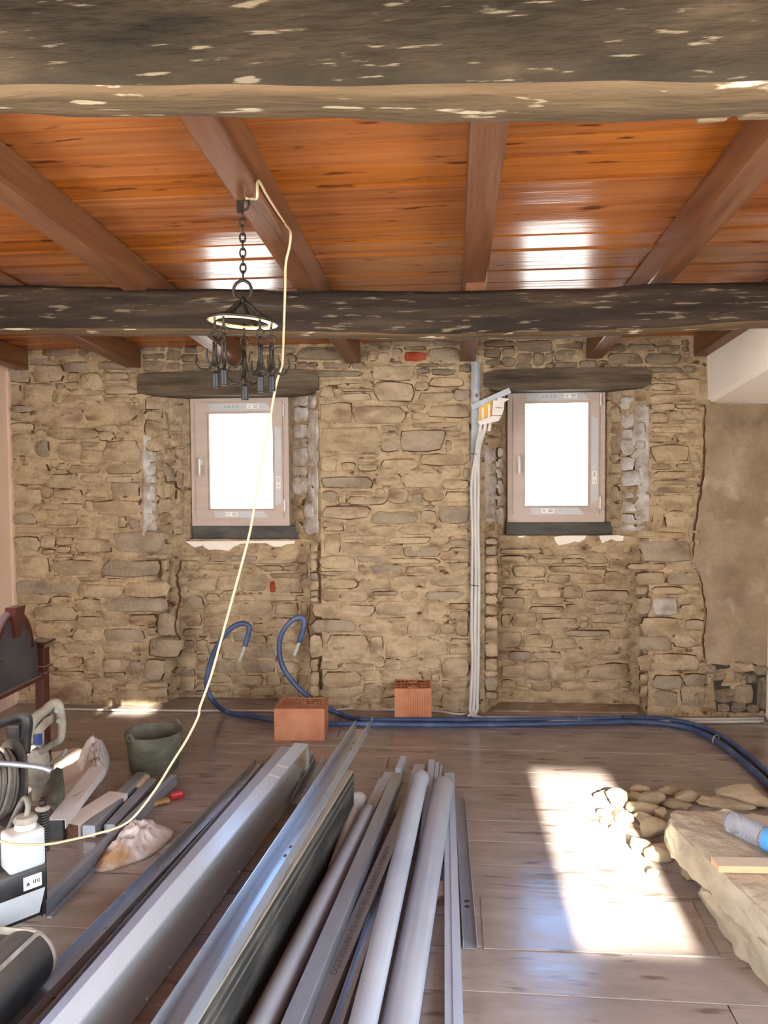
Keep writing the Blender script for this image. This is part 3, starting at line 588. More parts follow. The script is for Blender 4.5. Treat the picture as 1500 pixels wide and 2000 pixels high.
# ---- windows
def window(idx, corners, gl, sillpx, zs, wall_n, mirror):
    Q = [on_y(x, y, YF) for x, y in corners]           # tl, tr, bl, br
    x0, x1 = (Q[0].x + Q[2].x) / 2, (Q[1].x + Q[3].x) / 2; z1, z0 = (Q[0].z + Q[1].z) / 2, (Q[2].z + Q[3].z) / 2
    g = [on_y(x, y, YF - 0.005) for x, y in gl]; gx0, gx1 = (g[0].x + g[2].x) / 2, (g[1].x + g[3].x) / 2; gz1, gz0 = (g[0].z + g[1].z) / 2, (g[2].z + g[3].z) / 2
    def ring(m, a, b, ya, yb):                          # a outer rect, b inner rect
        ax0, ax1, az0, az1 = a; bx0, bx1, bz0, bz1 = b
        m.mm((ax0, ya, az0), (bx0, yb, az1)); m.mm((bx1, ya, az0), (ax1, yb, az1)); m.mm((bx0, ya, bz1), (bx1, yb, az1)); m.mm((bx0, ya, az0), (bx1, yb, bz0))
    fw = 0.042; m = MB(); ring(m, (x0, x1, z0, z1), (x0 + fw, x1 - fw, z0 + fw * 1.5, z1 - fw), YF, YF + 0.07)
    root = struct(m.build('window_%d' % idx, MT['frame']))
    s = MB(); sx0, sx1, sz0, sz1 = x0 + fw - 0.006, x1 - fw + 0.002, z0 + fw * 1.5 - 0.006, z1 - fw + 0.004
    ring(s, (sx0, sx1, sz0, sz1), (gx0, gx1, gz0, gz1), YF - 0.014, YF + 0.055); sash = s.build('sash', MT['frame'], root)
    bd = MB(); ring(bd, (gx0 - 0.001, gx1 + 0.001, gz0 - 0.001, gz1 + 0.001), (gx0 + 0.010, gx1 - 0.010, gz0 + 0.010, gz1 - 0.010), YF + 0.006, YF + 0.03); bd.build('glazing_bead', MT['frame'], sash)
    p = MB(); p.mm((gx0, YF + 0.030, gz0), (gx1, YF + 0.034, gz1)); p.build('pane', MT['glass'], sash)
    hx = (sx0 + gx0) / 2; hz = on_y(393, 900, YF).z if idx == 1 else on_y(1014, 895, YF).z
    h = MB(); h.bbox((hx, YF - 0.019, hz), (0.026, 0.010, 0.065), 0.004); h.tube([(hx, YF - 0.02, hz + 0.01), (hx, YF - 0.055, hz + 0.012), (hx, YF - 0.06, hz - 0.01), (hx, YF - 0.058, hz - 0.11)], [0.009, 0.010, 0.010, 0.008], 10, res=5)
    h.build('window_handle', MT['white_metal'], sash, smooth=True)
    for hz_ in (gz1 - 0.02 + 0.03, gz0 + 0.03):
        k = MB(); k.bbox((sx1 + 0.008, YF - 0.010, hz_), (0.012, 0.014, 0.085), 0.003); k.build('hinge', MT['white_metal'], sash)
    # film strips left on the wood with printed stickers
    L_ = gx1 - gx0; yt = YF - 0.0148
    def strip(a, b, slant=0.02, vertical=False):
        t = MB()
        if vertical: pts = [(a[0], yt, a[1]), (b[0], yt, a[1] + slant), (b[0], yt, b[1] - slant), (a[0], yt, b[1])]
        else: pts = [(a[0], yt, a[1]), (b[0] + slant, yt, a[1]), (b[0] - slant, yt, b[1]), (a[0] - 0.006, yt, b[1])]
        t.prism(pts, (0, -0.0006, 0)); t.build('protective_film', MT['tape'], sash)
    def sticker(cx, cz, wx, hz2, rows, vert=False):
        t = MB(); t.mm((cx - wx / 2, yt - 0.0006, cz - hz2 / 2), (cx + wx / 2, yt - 0.0012, cz + hz2 / 2)); st = t.build('sticker', MT['sticker'], sash)
        q = MB()
        for (u0, u1, v) in rows:
            if vert: q.mm((cx + v * wx - 0.0012, yt - 0.0013, cz + u0 * hz2), (cx + v * wx + 0.0012, yt - 0.0016, cz + u1 * hz2))
            else: q.mm((cx + u0 * wx, yt - 0.0013, cz + v * hz2 - 0.0014), (cx + u1 * wx, yt - 0.0016, cz + v * hz2 + 0.0014))
        q.build('print', MT['ink'], st)
    rows = [(-0.42, -0.15, 0.12), (-0.36, -0.2, -0.22), (0.02, 0.42, 0.25), (0.05, 0.42, 0.0), (0.02, 0.4, -0.25)]
    zt = (gz1 + sz1) / 2; zb = (gz0 + sz0) / 2; hh = 0.026
    strip((gx0 + 0.02, zt - hh), (gx1 - 0.03, zt + hh)); sticker(gx0 + L_ * 0.70, zt + 0.004, 0.085, 0.032, rows)
    sc_ = MB()                                          # handwritten size note on the film
    for k, u in enumerate((0.28, 0.33, 0.40, 0.46)):
        sc_.box((gx0 + L_ * u, yt - 0.001, zt), (0.004, 0.0006, 0.016), (0, 0.5 - 0.3 * k, 0)); sc_.box((gx0 + L_ * u + 0.008, yt - 0.001, zt + 0.003), (0.003, 0.0006, 0.014), (0, 1.2 + 0.5 * k, 0))
    sc_.build('handwriting', mat('pencil_%d' % idx, [(120, 120, 124), (130, 130, 134)], bump=0), sash)
    strip((gx0 + 0.05, zb - hh), (gx1 - 0.06, zb + hh * 0.8)); sticker(gx0 + L_ * 0.36, zb, 0.085, 0.030, rows)
    xr = (gx1 + sx1) / 2
    strip((xr - 0.022, gz0 + 0.03), (xr + 0.022, gz1 - 0.10), 0.02, True); sticker(xr, gz0 + (gz1 - gz0) * 0.28, 0.030, 0.085, rows, True)
    # mortar bed behind the frame and the dark block under it
    rb = MB(); ring(rb, (wall_n['xi'][0] - 0.14, wall_n['xi'][1] + 0.14, z0 - 0.09, z1 + 0.10), (x0 + 0.02, x1 - 0.02, z0 + 0.02, z1 - 0.02), YF + 0.045, YF + 0.085)
    rb.build('mortar_bed', MT['render'], wall)
    a = on_y(sillpx[0], sillpx[2], YF - 0.02); b = on_y(sillpx[1], sillpx[2], YF - 0.02)
    sb = MB(); sb.bbox(((a.x + b.x) / 2, YF + 0.02, (a.z + zs) / 2), (b.x - a.x, 0.08, a.z - zs + 0.004), 0.006); sb.build('sill_block', MT['slate'], root)
    return x0, x1, z0, z1
window(1, [(371, 775), (562, 775), (376, 1028), (566, 1026)], [(403.5, 805), (532, 805), (408, 997), (537, 995)], (375, 598, 1028), ZS1, N1, False)
window(2, [(992, 756), (1183, 754), (991, 1021), (1180, 1019)], [(1024, 785), (1153, 783), (1023, 991), (1151, 990)], (988, 1197, 1021), ZS2, N2, False)
# white plaster remnants under the sills
def remnant(pxl, seed):
    top = [on_y(x, y, YP - 0.012) for x, y in pxl]; m = MB(); m.prism(top, (0, 0.014, 0)); m.build('plaster_remnant', MT['plaster'], wall)
remnant([(362, 1057), (395, 1057), (395, 1066), (380, 1069), (370, 1063)], 1)
remnant([(392, 1057), (420, 1057), (520, 1056), (576, 1056), (575, 1062), (560, 1063), (548, 1068), (535, 1068), (520, 1061), (494, 1061), (470, 1062), (455, 1069), (446, 1076), (436, 1074), (420, 1073), (408, 1074), (398, 1068)], 2)
remnant([(1082, 1049), (1100, 1046), (1146, 1046), (1142, 1053), (1132, 1059), (1122, 1058), (1108, 1062), (1092, 1065), (1086, 1060)], 3)
remnant([(1170, 1046), (1218, 1045), (1217, 1056), (1206, 1057), (1195, 1053), (1185, 1057), (1176, 1061)], 4)
remnant([(1011, 1047), (1028, 1046), (1022, 1050), (1014, 1051)], 5)

def limewash(pxl, key, h=0.009):
    p0, n = PL[key]; P = [on_pl(x, y, p0, n) + n * h for x, y in pxl]; m = MB(); m.prism(P, n * -0.02); m.build('limewash', MT['stone_lime'], wall)
def ragged(x0, x1, y0, y1, amp, edge):
    L_ = [(x0 + (rnd.uniform(0, amp) if edge == 'l' else 0), y0 + (y1 - y0) * k / 12) for k in range(13)]; R2 = [(x1 - (rnd.uniform(0, amp) if edge == 'r' else 0), y0 + (y1 - y0) * k / 12) for k in range(12, -1, -1)]
    return L_ + R2
limewash(ragged(1232, 1268, 795, 960, 22, 'l'), 'd'); limewash(ragged(1240, 1268, 966, 1018, 12, 'l'), 'd')
limewash(ragged(279, 300, 850, 1046, 12, 'r'), 'a'); limewash(ragged(947, 963, 868, 1012, 10, 'r'), 'c'); limewash(ragged(600, 621, 800, 1040, 12, 'l'), 'b')

# ---- cement-rendered strip right of the crack, with a broken hole full of dark rubble
pts = []
left = [(1378, 790), (1374, 830), (1376, 880), (1373, 930), (1366, 980), (1360, 1030), (1354, 1075), (1362, 1110), (1370, 1150), (1376, 1200), (1372, 1250), (1378, 1290), (1388, 1296)]
for (a, b) in zip(left[:-1], left[1:]):
    for k in range(3): pts.append((a[0] + (b[0] - a[0]) * k / 3 + rnd.uniform(-2, 2), a[1] + (b[1] - a[1]) * k / 3))
pts += [(1392, 1296), (1420, 1300), (1440, 1291), (1462, 1290), (1474, 1296), (1485, 1302), (1502, 1312), (1502, 790)]
m = MB(); m.prism([on_y(x, y, YW - 0.014) for x, y in pts], (0, 0.02, 0)); m.build('cement_render', MT['render'], wall)
m = MB(); m.prism([on_y(x, y, YW - 0.003) for x, y in [(1390, 1297), (1500, 1297), (1500, 1393), (1400, 1390)]], (0, 0.004, 0)); m.build('hole_shadow', mat('hole_shade', [(44, 38, 32), (66, 58, 48)], bump=0.5), wall)  # dark sheet painting the shade inside the broken hole
for (x0, y0, x1, y1, k) in [(1430, 1336, 1470, 1372, 'g'), (1396, 1345, 1434, 1372, 'd'), (1368, 1298, 1398, 1316, 'g'), (1392, 1308, 1414, 1328, 'g'), (1426, 1292, 1472, 1312, ''), (1432, 1312, 1456, 1332, 'd'), (1456, 1316, 1478, 1334, 'd'), (1472, 1298, 1500, 1318, 'd'), (1478, 1322, 1500, 1384, 'd'), (1402, 1374, 1424, 1390, 'g'), (1428, 1372, 1456, 1390, 'd'), (1458, 1376, 1482, 1392, 'd')]:
    vs, fs, sm = stone_mesh([x0, y0, x1, y1, k, 'w']); MB().add([v + NW * rnd.uniform(0.0, 0.02) for v in vs], fs).build('stone', MT[KM[k]], wall, smooth=False)

# ---- masonry cracks: solid slivers coloured dark for the shade inside
def crack(pxs, wpx, plane_y, name='crack'):
    P = [on_y(x, y, plane_y) for x, y in pxs]; S = smooth_path(P, 5); vs = []; sc_ = plane_y / 1500
    for i, p in enumerate(S):
        h = wpx * sc_ * 0.5 * (0.35 + 0.9 * rnd.random()) * min(1, 0.25 + math.sin(math.pi * i / (len(S) - 1)) * 1.5); q = p + V3(rnd.uniform(-1, 1) * 2 * sc_, 0, 0)
        vs += [q + V3(-h, 0, 0), q + V3(h, 0, 0), q + V3(0, 0.03, 0)]
    fs = []
    for i in range(len(S) - 1):
        a = i * 3; b = a + 3; fs += [(a, b, b + 1, a + 1), (a + 1, b + 1, b + 2, a + 2), (a + 2, b + 2, b, a)]
    MB().add(vs, fs).build(name, MT['soil_shade'], wall)
V3 = lambda *a: Vector(a)
crack([(1378, 790), (1376, 850), (1374, 930), (1364, 985), (1356, 1045), (1355, 1085)], 4.5, YW - 0.016)
crack([(1364, 1112), (1374, 1160), (1378, 1210), (1374, 1250), (1380, 1292)], 3.5, YW - 0.016)
crack([(352, 1096), (345, 1130), (350, 1160), (346, 1200), (343, 1236), (352, 1250), (352, 1280)], 4.5, YW - 0.014)
crack([(606, 1180), (602, 1230), (608, 1280), (612, 1340)], 3, YW - 0.004)

# ---- white plaster bulkhead at the right, rising from the stone wall towards the camera
x0 = on_y(1383, 740, YW).x; zb0 = on_y(1395, 786, YW).z; zt0 = on_y(1380, 698, YW).z
m = MB(); dy = 1.55; sl = 0.10
m.prism([(x0, YW + 0.02, zb0 + 0.02), (x0 + 0.03, YW + 0.02, zb0), (XR + 0.02, YW + 0.02, zb0 - 0.02), (XR + 0.02, YW + 0.02, 2.75), (x0 - 0.01, YW + 0.02, 2.75 if False else zt0 + 0.24), (x0 - 0.01, YW + 0.02, zt0)], (0.0, -dy, dy * sl))
struct(m.build('trim_1', MT['plaster']))
# raised dusty ledge on the floor inside the right niche
m = MB(); m.prism([(N2['xo'][0] + 0.06, YW + 0.03, 0), (N2['xo'][1] - 0.05, YW + 0.05, 0), (N2['xp'][1] - 0.02, YP, 0), (N2['xp'][0] + 0.02, YP, 0)], (0, 0, 0.008))
m.build('niche_floor', MT['render'], wall)

# ================================================================ OBJECTS
def V(*a): return Vector(a)
def rect_section(w_, h_): return [(0, 0), (w_, 0), (w_, -h_), (0, -h_)]
def u_section(w_, h_, t=0.0022, lip=0.0):           # open upwards
    if lip: return [(0, 0), (lip, 0), (lip, -t), (t, -t), (t, -h_ + t), (w_ - t, -h_ + t), (w_ - t, -t), (w_ - lip, -t), (w_ - lip, 0), (w_, 0), (w_, -h_), (0, -h_)]
    return [(0, 0), (t, 0), (t, -h_ + t), (w_ - t, -h_ + t), (w_ - t, 0), (w_, 0), (w_, -h_), (0, -h_)]
def long_piece(sec, far, near, zf, zn, ext=0.30, bev=0.0):
    """profile whose left top edge runs through two photo points, at heights zf / zn"""
    a = on_z(*far, zf); b = on_z(*near, zn); b = b + (b - a) * ext if ext else b
    d = (b - a).normalized(); rgt = d.cross(V(0, 0, -1)).normalized()
    if rgt.x < 0: rgt = -rgt
    up = rgt.cross(d).normalized(); up = up if up.z > 0 else -up
    m = MB(); m.prism([a + rgt * u + up * v for u, v in sec], b - a)
    return m, a, b, rgt, up, (b - a)
def punch(obj, spots, r, normal, depth=0.02):
    """cut round holes through an object: a boolean, applied"""
    c = MB()
    for p in spots: c.lathe([(0, -depth), (r, -depth), (r, depth), (0, depth)], p, normal, 16)
    k = c.build('cutter', MT['hole']); md = obj.modifiers.new('b', 'BOOLEAN'); md.operation = 'DIFFERENCE'; md.object = k; md.solver = 'EXACT'
    dg = bpy.context.evaluated_depsgraph_get(); me = bpy.data.meshes.new_from_object(obj.evaluated_get(dg)); obj.modifiers.clear(); obj.data = me
    bpy.data.objects.remove(k)

# ---------------------------------------------------------------- hollow clay blocks
def clay_block(label, corners, h, dep, ribs_front, nx, ny, big):
    a = on_z(*corners[0]); b = on_z(*corners[1]); x = (b - a); L_ = x.length; x.normalize(); y = V(-x.y, x.x, 0); y = y if y.y > 0 else -y
    rt = thing('clay_block', label, 'brick', (a + b) / 2 + y * dep / 2)
    m = MB(); t = 0.013
    M = Matrix((x, y, V(0, 0, 1))).transposed()
    def lb(m, u0, u1, v0, v1, z0, z1): m.box(a + x * (u0 + u1) / 2 + y * (v0 + v1) / 2 + V(0, 0, (z0 + z1) / 2), (u1 - u0, v1 - v0, z1 - z0), M)
    lb(m, 0, L_, 0, t, 0, h); lb(m, 0, L_, dep - t, dep, 0, h); lb(m, 0, t, t, dep - t, 0, h); lb(m, L_ - t, L_, t, dep - t, 0, h)
    if ribs_front:
        n = 16
        for i in range(n): lb(m, L_ * (i + 0.2) / n, L_ * (i + 0.8) / n, -0.004, 0.001, 0.002, h - 0.002)
    m.build('shell', MT['brick'], rt)
    g = MB(); k = 0.0075
    for i in range(1, nx): u = t + (L_ - 2 * t) * i / nx; lb(g, u - k / 2, u + k / 2, t, dep - t, 0.01, h - 0.002)
    for j in range(1, ny): v = t + (dep - 2 * t) * j / ny; lb(g, t, L_ - t, v - k / 2, v + k / 2, 0.01, h - 0.002)
    g.build('web', MT['brick'], rt)
    c = MB(); lb(c, t, L_ - t, t, dep - t, 0.0, 0.02); c.build('core_bottom', MT['hole'], rt)
    for (u, v, su, sv) in big:
        q = MB(); u *= L_; v *= dep; su *= L_; sv *= dep
        lb(q, u - su, u + su, v - sv, v - sv + k, h * 0.3, h); lb(q, u - su, u + su, v + sv - k, v + sv, h * 0.3, h); lb(q, u - su, u - su + k, v - sv, v + sv, h * 0.3, h); lb(q, u + su - k, u + su, v - sv, v + sv, h * 0.3, h)
        lb(q, u - su, u + su, v - sv, v + sv, h * 0.3, h - 0.03 if False else h * 0.72); q.build('grip_hole', MT['brick'], rt)
clay_block('orange hollow clay block with a grid of square holes, in front of the blue conduits', [(536, 1446), (634, 1446)], 0.190, 0.235, False, 13, 6, [(0.40, 0.5, 0.05, 0.12), (0.68, 0.5, 0.05, 0.12)])
clay_block('orange clay block with a grooved front, close to the stone wall', [(771, 1410), (843, 1410)], 0.215, 0.23, True, 8, 3, [(0.5, 0.45, 0.17, 0.28)])

# ---------------------------------------------------------------- conduits and cables along the wall
def pxpath(pts): return [on_y(p[0], p[1], p[2]) if len(p) == 3 else on_z(p[0], p[1], p[3]) for p in pts]
yl = 4.72
c1 = pxpath([(478, 1262, yl), (486, 1236, yl), (485, 1222, yl), (470, 1218, yl), (448, 1230, yl), (424, 1262, yl), (408, 1305, yl), (404, 1342, yl), (416, 1368, yl)]) + \
     [on_z(x, y, 0.020) for x, y in [(440, 1389), (480, 1397), (540, 1407), (640, 1413), (720, 1414), (860, 1416), (1000, 1415), (1150, 1412), (1240, 1410), (1300, 1414), (1350, 1424), (1400, 1448), (1450, 1486), (1500, 1532), (1560, 1600), (1640, 1720), (1690, 1900)]]
t1 = MB(); t1.tube(c1, 0.0165, 10, res=8)
k1 = t1.build('blue_conduit', MT['conduit_blue'], smooth=True); tag(k1, 'blue conduit looping up left of the cream cord, its taped end hanging', 'conduit', 'blue conduits lying along the wall')
e = MB(); e.tube(pxpath([(478, 1262, yl), (472, 1279, yl), (467, 1290, yl)]), 0.0125, 8, res=4); e.build('taped_end', MT['wire_end'], k1, smooth=True)
yl = 4.80
c2 = pxpath([(585, 1254, yl), (592, 1232, yl), (594, 1212, yl), (586, 1206, yl), (570, 1212, yl), (552, 1234, yl), (545, 1262, yl), (550, 1296, yl), (566, 1324, yl), (590, 1350, yl), (612, 1366, yl)]) + \
     [on_z(x, y, 0.020) for x, y in [(660, 1393), (700, 1404), (735, 1406), (860, 1406), (1000, 1406), (1150, 1404), (1240, 1402), (1306, 1406), (1362, 1418), (1412, 1440), (1462, 1476), (1510, 1518), (1580, 1594), (1664, 1716), (1716, 1900)]]
t2 = MB(); t2.tube(c2, 0.0165, 10, res=8)
k2 = t2.build('blue_conduit', MT['conduit_blue'], smooth=True); tag(k2, 'blue conduit looping up behind the holed clay block, its taped end hanging', 'conduit', 'blue conduits lying along the wall')
e = MB(); e.tube(pxpath([(585, 1254, yl), (579, 1268, yl), (574, 1280, yl)]), 0.0125, 8, res=4); e.build('taped_end', MT['wire_end'], k2, smooth=True)
for (px, lab, m_) in ((727, 'pale tie holding the two blue conduits beside the channel tip', 'wire_end'), (1130, 'pale tie around the blue conduits below the right window', 'wire_end'), (1217, 'black tie around the blue conduits left of the bend', 'tie')):
    c = on_z(px, 1409 if px < 1200 else 1406, 0.020); q = MB(); q.torus(c, 0.024, 0.0035, (1, 0, 0), 20, 6, 1.75); tag(q.build('conduit_tie', MT[m_], smooth=True), lab, 'tie')
c = on_z(1398, 1444, 0.02); q = MB(); q.torus(c, 0.024, 0.0035, (0.75, -0.66, 0), 20, 6, 1.7); tag(q.build('conduit_tie', MT['wire_end'], smooth=True), 'pale tie around the blue conduits on their bend at the right', 'tie')
g = MB(); g.tube([on_z(x, y, 0.008) for x, y in [(100, 1385), (130, 1385), (240, 1387), (390, 1388), (500, 1388), (600, 1389), (650, 1387), (700, 1383), (760, 1386), (850, 1389), (895, 1395), (914, 1393)]], 0.0075, 8, res=6)
tag(g.build('floor_cable', MT['cable_grey'], smooth=True), 'pale grey cable along the foot of the stone wall, passing behind the clay blocks', 'cable')

# ---- steel channel standing against the wall, with three conduits and a socket box
yc = YW - 0.045
a0 = on_y(922, 1392, yc); a1 = on_y(923.5, 705, yc); m = MB(); cw = 0.052; d_ = 0.032
m.prism([(a0.x, yc, 0.0), (a0.x + 0.002, yc, 0), (a0.x + 0.002, yc + d_, 0), (a0.x + cw - 0.002, yc + d_, 0), (a0.x + cw - 0.002, yc, 0), (a0.x + cw, yc, 0), (a0.x + cw, yc + d_ + 0.002, 0), (a0.x, yc + d_ + 0.002, 0)], (0, 0, a1.z))
ch = m.build('steel_channel', MT['galv_dull']); tag(ch, 'tall steel channel standing upright against the stone wall between the windows', 'channel')
punch(ch, [on_y(931, 772, yc + d_), on_y(931, 788, yc + d_)], 0.012, (0, 1, 0), 0.01)
yt = yc - 0.010
for i, (dx, lab) in enumerate(((-0.008, 'left one of the pale conduits clipped inside the steel channel'), (0.014, 'middle one of the pale conduits clipped inside the steel channel'), (0.034, 'right one of the pale conduits clipped inside the steel channel'))):
    top = [(938 + i * 5, 838), (932 + i * 4, 862), (929 + i * 3, 890)]
    path = [on_y(x, y, yt - 0.01) for x, y in top] + [V(a0.x + 0.010 + dx + 0.003 * math.sin(z * 7 + i), yt - 0.004 * i, z) for z in (1.5, 1.2, 0.9, 0.6, 0.35)]
    path += [V(a0.x + dx, yt - 0.02, 0.12), V(a0.x + dx - 0.004, yt - 0.05, 0.035 + 0.004 * i)]
    if i < 2: path += [V(a0.x + dx + 0.03, yt - 0.085 - 0.016 * i, 0.014)] + [on_z(x, y - 5 * i, 0.011) for x, y in [(975, 1407), (1100, 1409), (1300, 1410), (1400, 1410), (1492, 1409)]]
    else: path += [V(a0.x - 0.03, yt - 0.07, 0.012)]
    q = MB(); q.tube(path, 0.0105 if i != 1 else 0.0115, 8, res=7); tag(q.build('pale_conduit', MT['conduit_white'], smooth=True), lab, 'conduit', 'pale conduits in the steel channel')
for z, lab in ((on_y(930, 887, yt).z, 'highest of the black ties around the pale conduits'), (on_y(930, 1143, yt).z, 'middle of the black ties around the pale conduits'), (on_y(928, 1372, yt).z, 'lowest of the black ties around the pale conduits')):
    q = MB(); q.torus((a0.x + 0.022, yt - 0.004, z), 0.017, 0.0022, (0.1, 0, 1), 20, 6, 2.1); tag(q.build('cable_tie', MT['tie'], smooth=True), lab, 'tie')
# slanted steel offcut carrying the socket box
p0 = on_y(923, 800, yc - 0.01); p1 = on_y(998, 766, yc - 0.01); d = (p1 - p0); up = V(0, 1, 0).cross(d).normalized(); up = up if up.z > 0 else -up
m = MB(); m.prism([p0, p0 + up * 0.032, p0 + up * 0.032 + V(0, 0.003, 0), p0 + V(0, 0.003, 0), p0 + V(0, 0.03, 0), p0 + V(0, 0.03, 0) - up * 0.003, p0 - up * 0.003], d)
tag(m.build('steel_offcut', MT['galv_dull']), 'short steel offcut screwed slantwise across the channel by the right window', 'offcut')
bx = thing('socket_box', 'white and yellow socket box hanging from the slanted offcut by the right window', 'socket', on_y(958, 812, yc - 0.05))
yb = yc - 0.02
def ypr(m, pts, y, dep): m.prism([on_y(px, py, y) for px, py in pts], (0, dep, 0)); return m
ypr(MB(), [(936, 796), (962, 781), (960, 812), (934, 822)], yb, 0.02).build('yellow_back', MT['yellow'], bx)
q = MB()
for (x, y) in ((941, 797), (953, 790)): q.mm(on_y(x, y, yb - 0.004), on_y(x + 4, y + 26, yb + 0.0))
q.build('clip', MT['socketbox'], bx)
ypr(MB(), [(963, 782), (985, 782), (984, 800), (980, 811), (961, 811)], yb - 0.03, 0.045).build('outlet', MT['socketbox'], bx)
q = MB(); ypr(q, [(968, 788), (980, 788), (979, 806), (967, 806)], yb - 0.034, 0.005); q.build('outlet_face', MT['white_metal'], bx)
q = MB(); ypr(q, [(968, 796), (980, 796), (980, 797.2), (968, 797.2)], yb - 0.036, 0.003); q.build('outlet_gap', MT['hole'], bx)
ypr(MB(), [(933, 823), (962, 812), (979, 813), (974, 822), (938, 830)], yb - 0.02, 0.035).build('tray', MT['socketbox'], bx)
ypr(MB(), [(974, 776), (995, 779), (984, 786), (970, 781)], yb - 0.025, 0.03).build('lid', MT['white_metal'], bx)
for x in (940, 949, 958):
    q = MB(); q.tube([on_y(x, 824, yb - 0.008), on_y(x - 3, 842, yb - 0.008)], 0.011, 10); q.build('conduit_gland', MT['socketbox'], bx, smooth=True)

# ---------------------------------------------------------------- iron hook rack on a chain
yh = 2.47
hk = on_y(473, 392, yh)
chain = thing('hook_chain', 'black iron chain hanging from the rafter and carrying the hook rack', 'chain', hk)
m = MB(); m.bbox(on_y(469, 398, yh), (0.022, 0.012, 0.062), 0.003); m.torus(on_y(478, 400, yh - 0.005), 0.016, 0.004, (0.3, 1, 0)); m.build('wall_hook', MT['iron'], chain)
ztop = on_y(474, 412, yh).z; zbot = on_y(474, 546, yh).z; nl = 9
for i in range(nl):
    z = ztop + (zbot - ztop) * (i + 0.5) / nl; h = (ztop - zbot) / nl; ax = (0, 1, 0) if i % 2 else (1, 0.25, 0)
    cx = on_y(474, 480, yh).x; m = MB(); ax = V(*ax).normalized(); sd = ax.cross(V(0, 0, 1))
    m.tube([V(cx, yh, z) + sd * 0.0095 * math.cos(t * math.pi / 6) + V(0, 0, 1) * h * 0.62 * math.sin(t * math.pi / 6) for t in range(12)], 0.0034, 6, closed=True); m.build('link', MT['iron'], chain, smooth=True)
m = MB(); rc = on_y(473.5, 567, yh); m.torus(rc, 0.031, 0.0052, (0.15, 1, 0), 28, 8); m.build('ring', MT['iron'], chain, smooth=True)
m = MB(); m.torus(on_y(474, 587, yh), 0.012, 0.004, (1, 0.2, 0), 18, 6); m.build('link', MT['iron'], chain, smooth=True)
rk = on_y(474, 631, yh); rack = thing('hook_rack', 'round iron plate with five black three-pronged hooks hanging in front of the left window', 'hook rack', rk)
m = MB(); tlt = Euler((0, R_(4), 0)).to_matrix(); n = 40; vs = []
for r, z in ((0.084, 0.0), (0.112, 0.0), (0.114, 0.004), (0.112, 0.008), (0.084, 0.006)):
    for j in range(n): vs.append(rk + tlt @ V(r * math.cos(2 * math.pi * j / n), r * math.sin(2 * math.pi * j / n), z))
m.add(vs, [(i * n + j, i * n + (j + 1) % n, ((i + 1) % 5) * n + (j + 1) % n, ((i + 1) % 5) * n + j) for i in range(5) for j in range(n)]); m.build('plate', MT['brass'], rack, smooth=False)
m = MB(); m.torus(rk + V(0, 0, 0.005), 0.113, 0.005, tlt @ V(0, 0, 1), 40, 6); m.build('rim', MT['iron'], rack, smooth=True)
m = MB()
for s_ in (-1, 1): m.tube([rk + V(0.088 * s_, 0.02 * s_, 0.008), rk + V(0.05 * s_, 0.01 * s_, 0.030), rk + V(0.018 * s_, 0, 0.060), rk + V(0.0, 0, 0.070)], 0.008, 6, res=4)
for s_ in (-1, 1): m.tube([rk + V(0.02 * s_, 0.088 * s_, 0.008), rk + V(0.01 * s_, 0.05 * s_, 0.032), rk + V(0, 0, 0.066)], 0.007, 6, res=4)
m.build('strap', MT['iron'], rack, smooth=True)
for i, (px, py, ang) in enumerate(((424, 757, 175), (445, 752, -113), (470, 781, 103), (500, 765, -41), (528, 763, 31))):
    a = R_(ang); bp = rk + tlt @ V(0.096 * math.cos(a), 0.096 * math.sin(a), 0); zb_ = on_y(px, py, bp.y).z; zsh = zb_ + 0.048
    q = MB(); q.tube([bp + V(0, 0, 0.016), bp - V(0, 0, 0.03)], 0.0045, 6); q.torus(bp - V(0, 0, 0.042), 0.013, 0.0038, (0, 1, 0), 16, 6); q.torus(bp - V(0, 0, 0.066), 0.013, 0.0036, (1, 0.5, 0), 16, 6)
    q.tube([bp - V(0, 0, 0.075), V(bp.x, bp.y, zsh + 0.02)], [0.0075, 0.009, 0.006], 8)
    h = q.build('hook', MT['iron'], rack, smooth=True)
    for k in range(3):
        b = a * 0.3 + k * 2.094 + 0.4; dx, dy = math.cos(b), math.sin(b); o_ = V(bp.x, bp.y, 0); z = zsh
        q = MB(); q.tube([o_ + V(dx * 0.004, dy * 0.004, z + 0.10), o_ + V(dx * 0.006, dy * 0.006, z + 0.045), o_ + V(dx * 0.022, dy * 0.022, z + 0.012), o_ + V(dx * 0.046, dy * 0.046, z + 0.010), o_ + V(dx * 0.062, dy * 0.062, z + 0.034), o_ + V(dx * 0.058, dy * 0.058, z + 0.06)], [0.005, 0.005, 0.0045, 0.004, 0.0035, 0.0015], 6, res=5)
        q.build('prong', MT['iron'], h, smooth=True)
    q = MB(); q.lathe([(0.0, 0.052), (0.007, 0.050), (0.012, 0.043), (0.0125, 0.0), (0.010, -0.004), (0.0, -0.004)], (bp.x, bp.y, zb_ + 0.002), (0, 0, 1), 16); q.build('lamp_socket', MT['tie'], h, smooth=False)

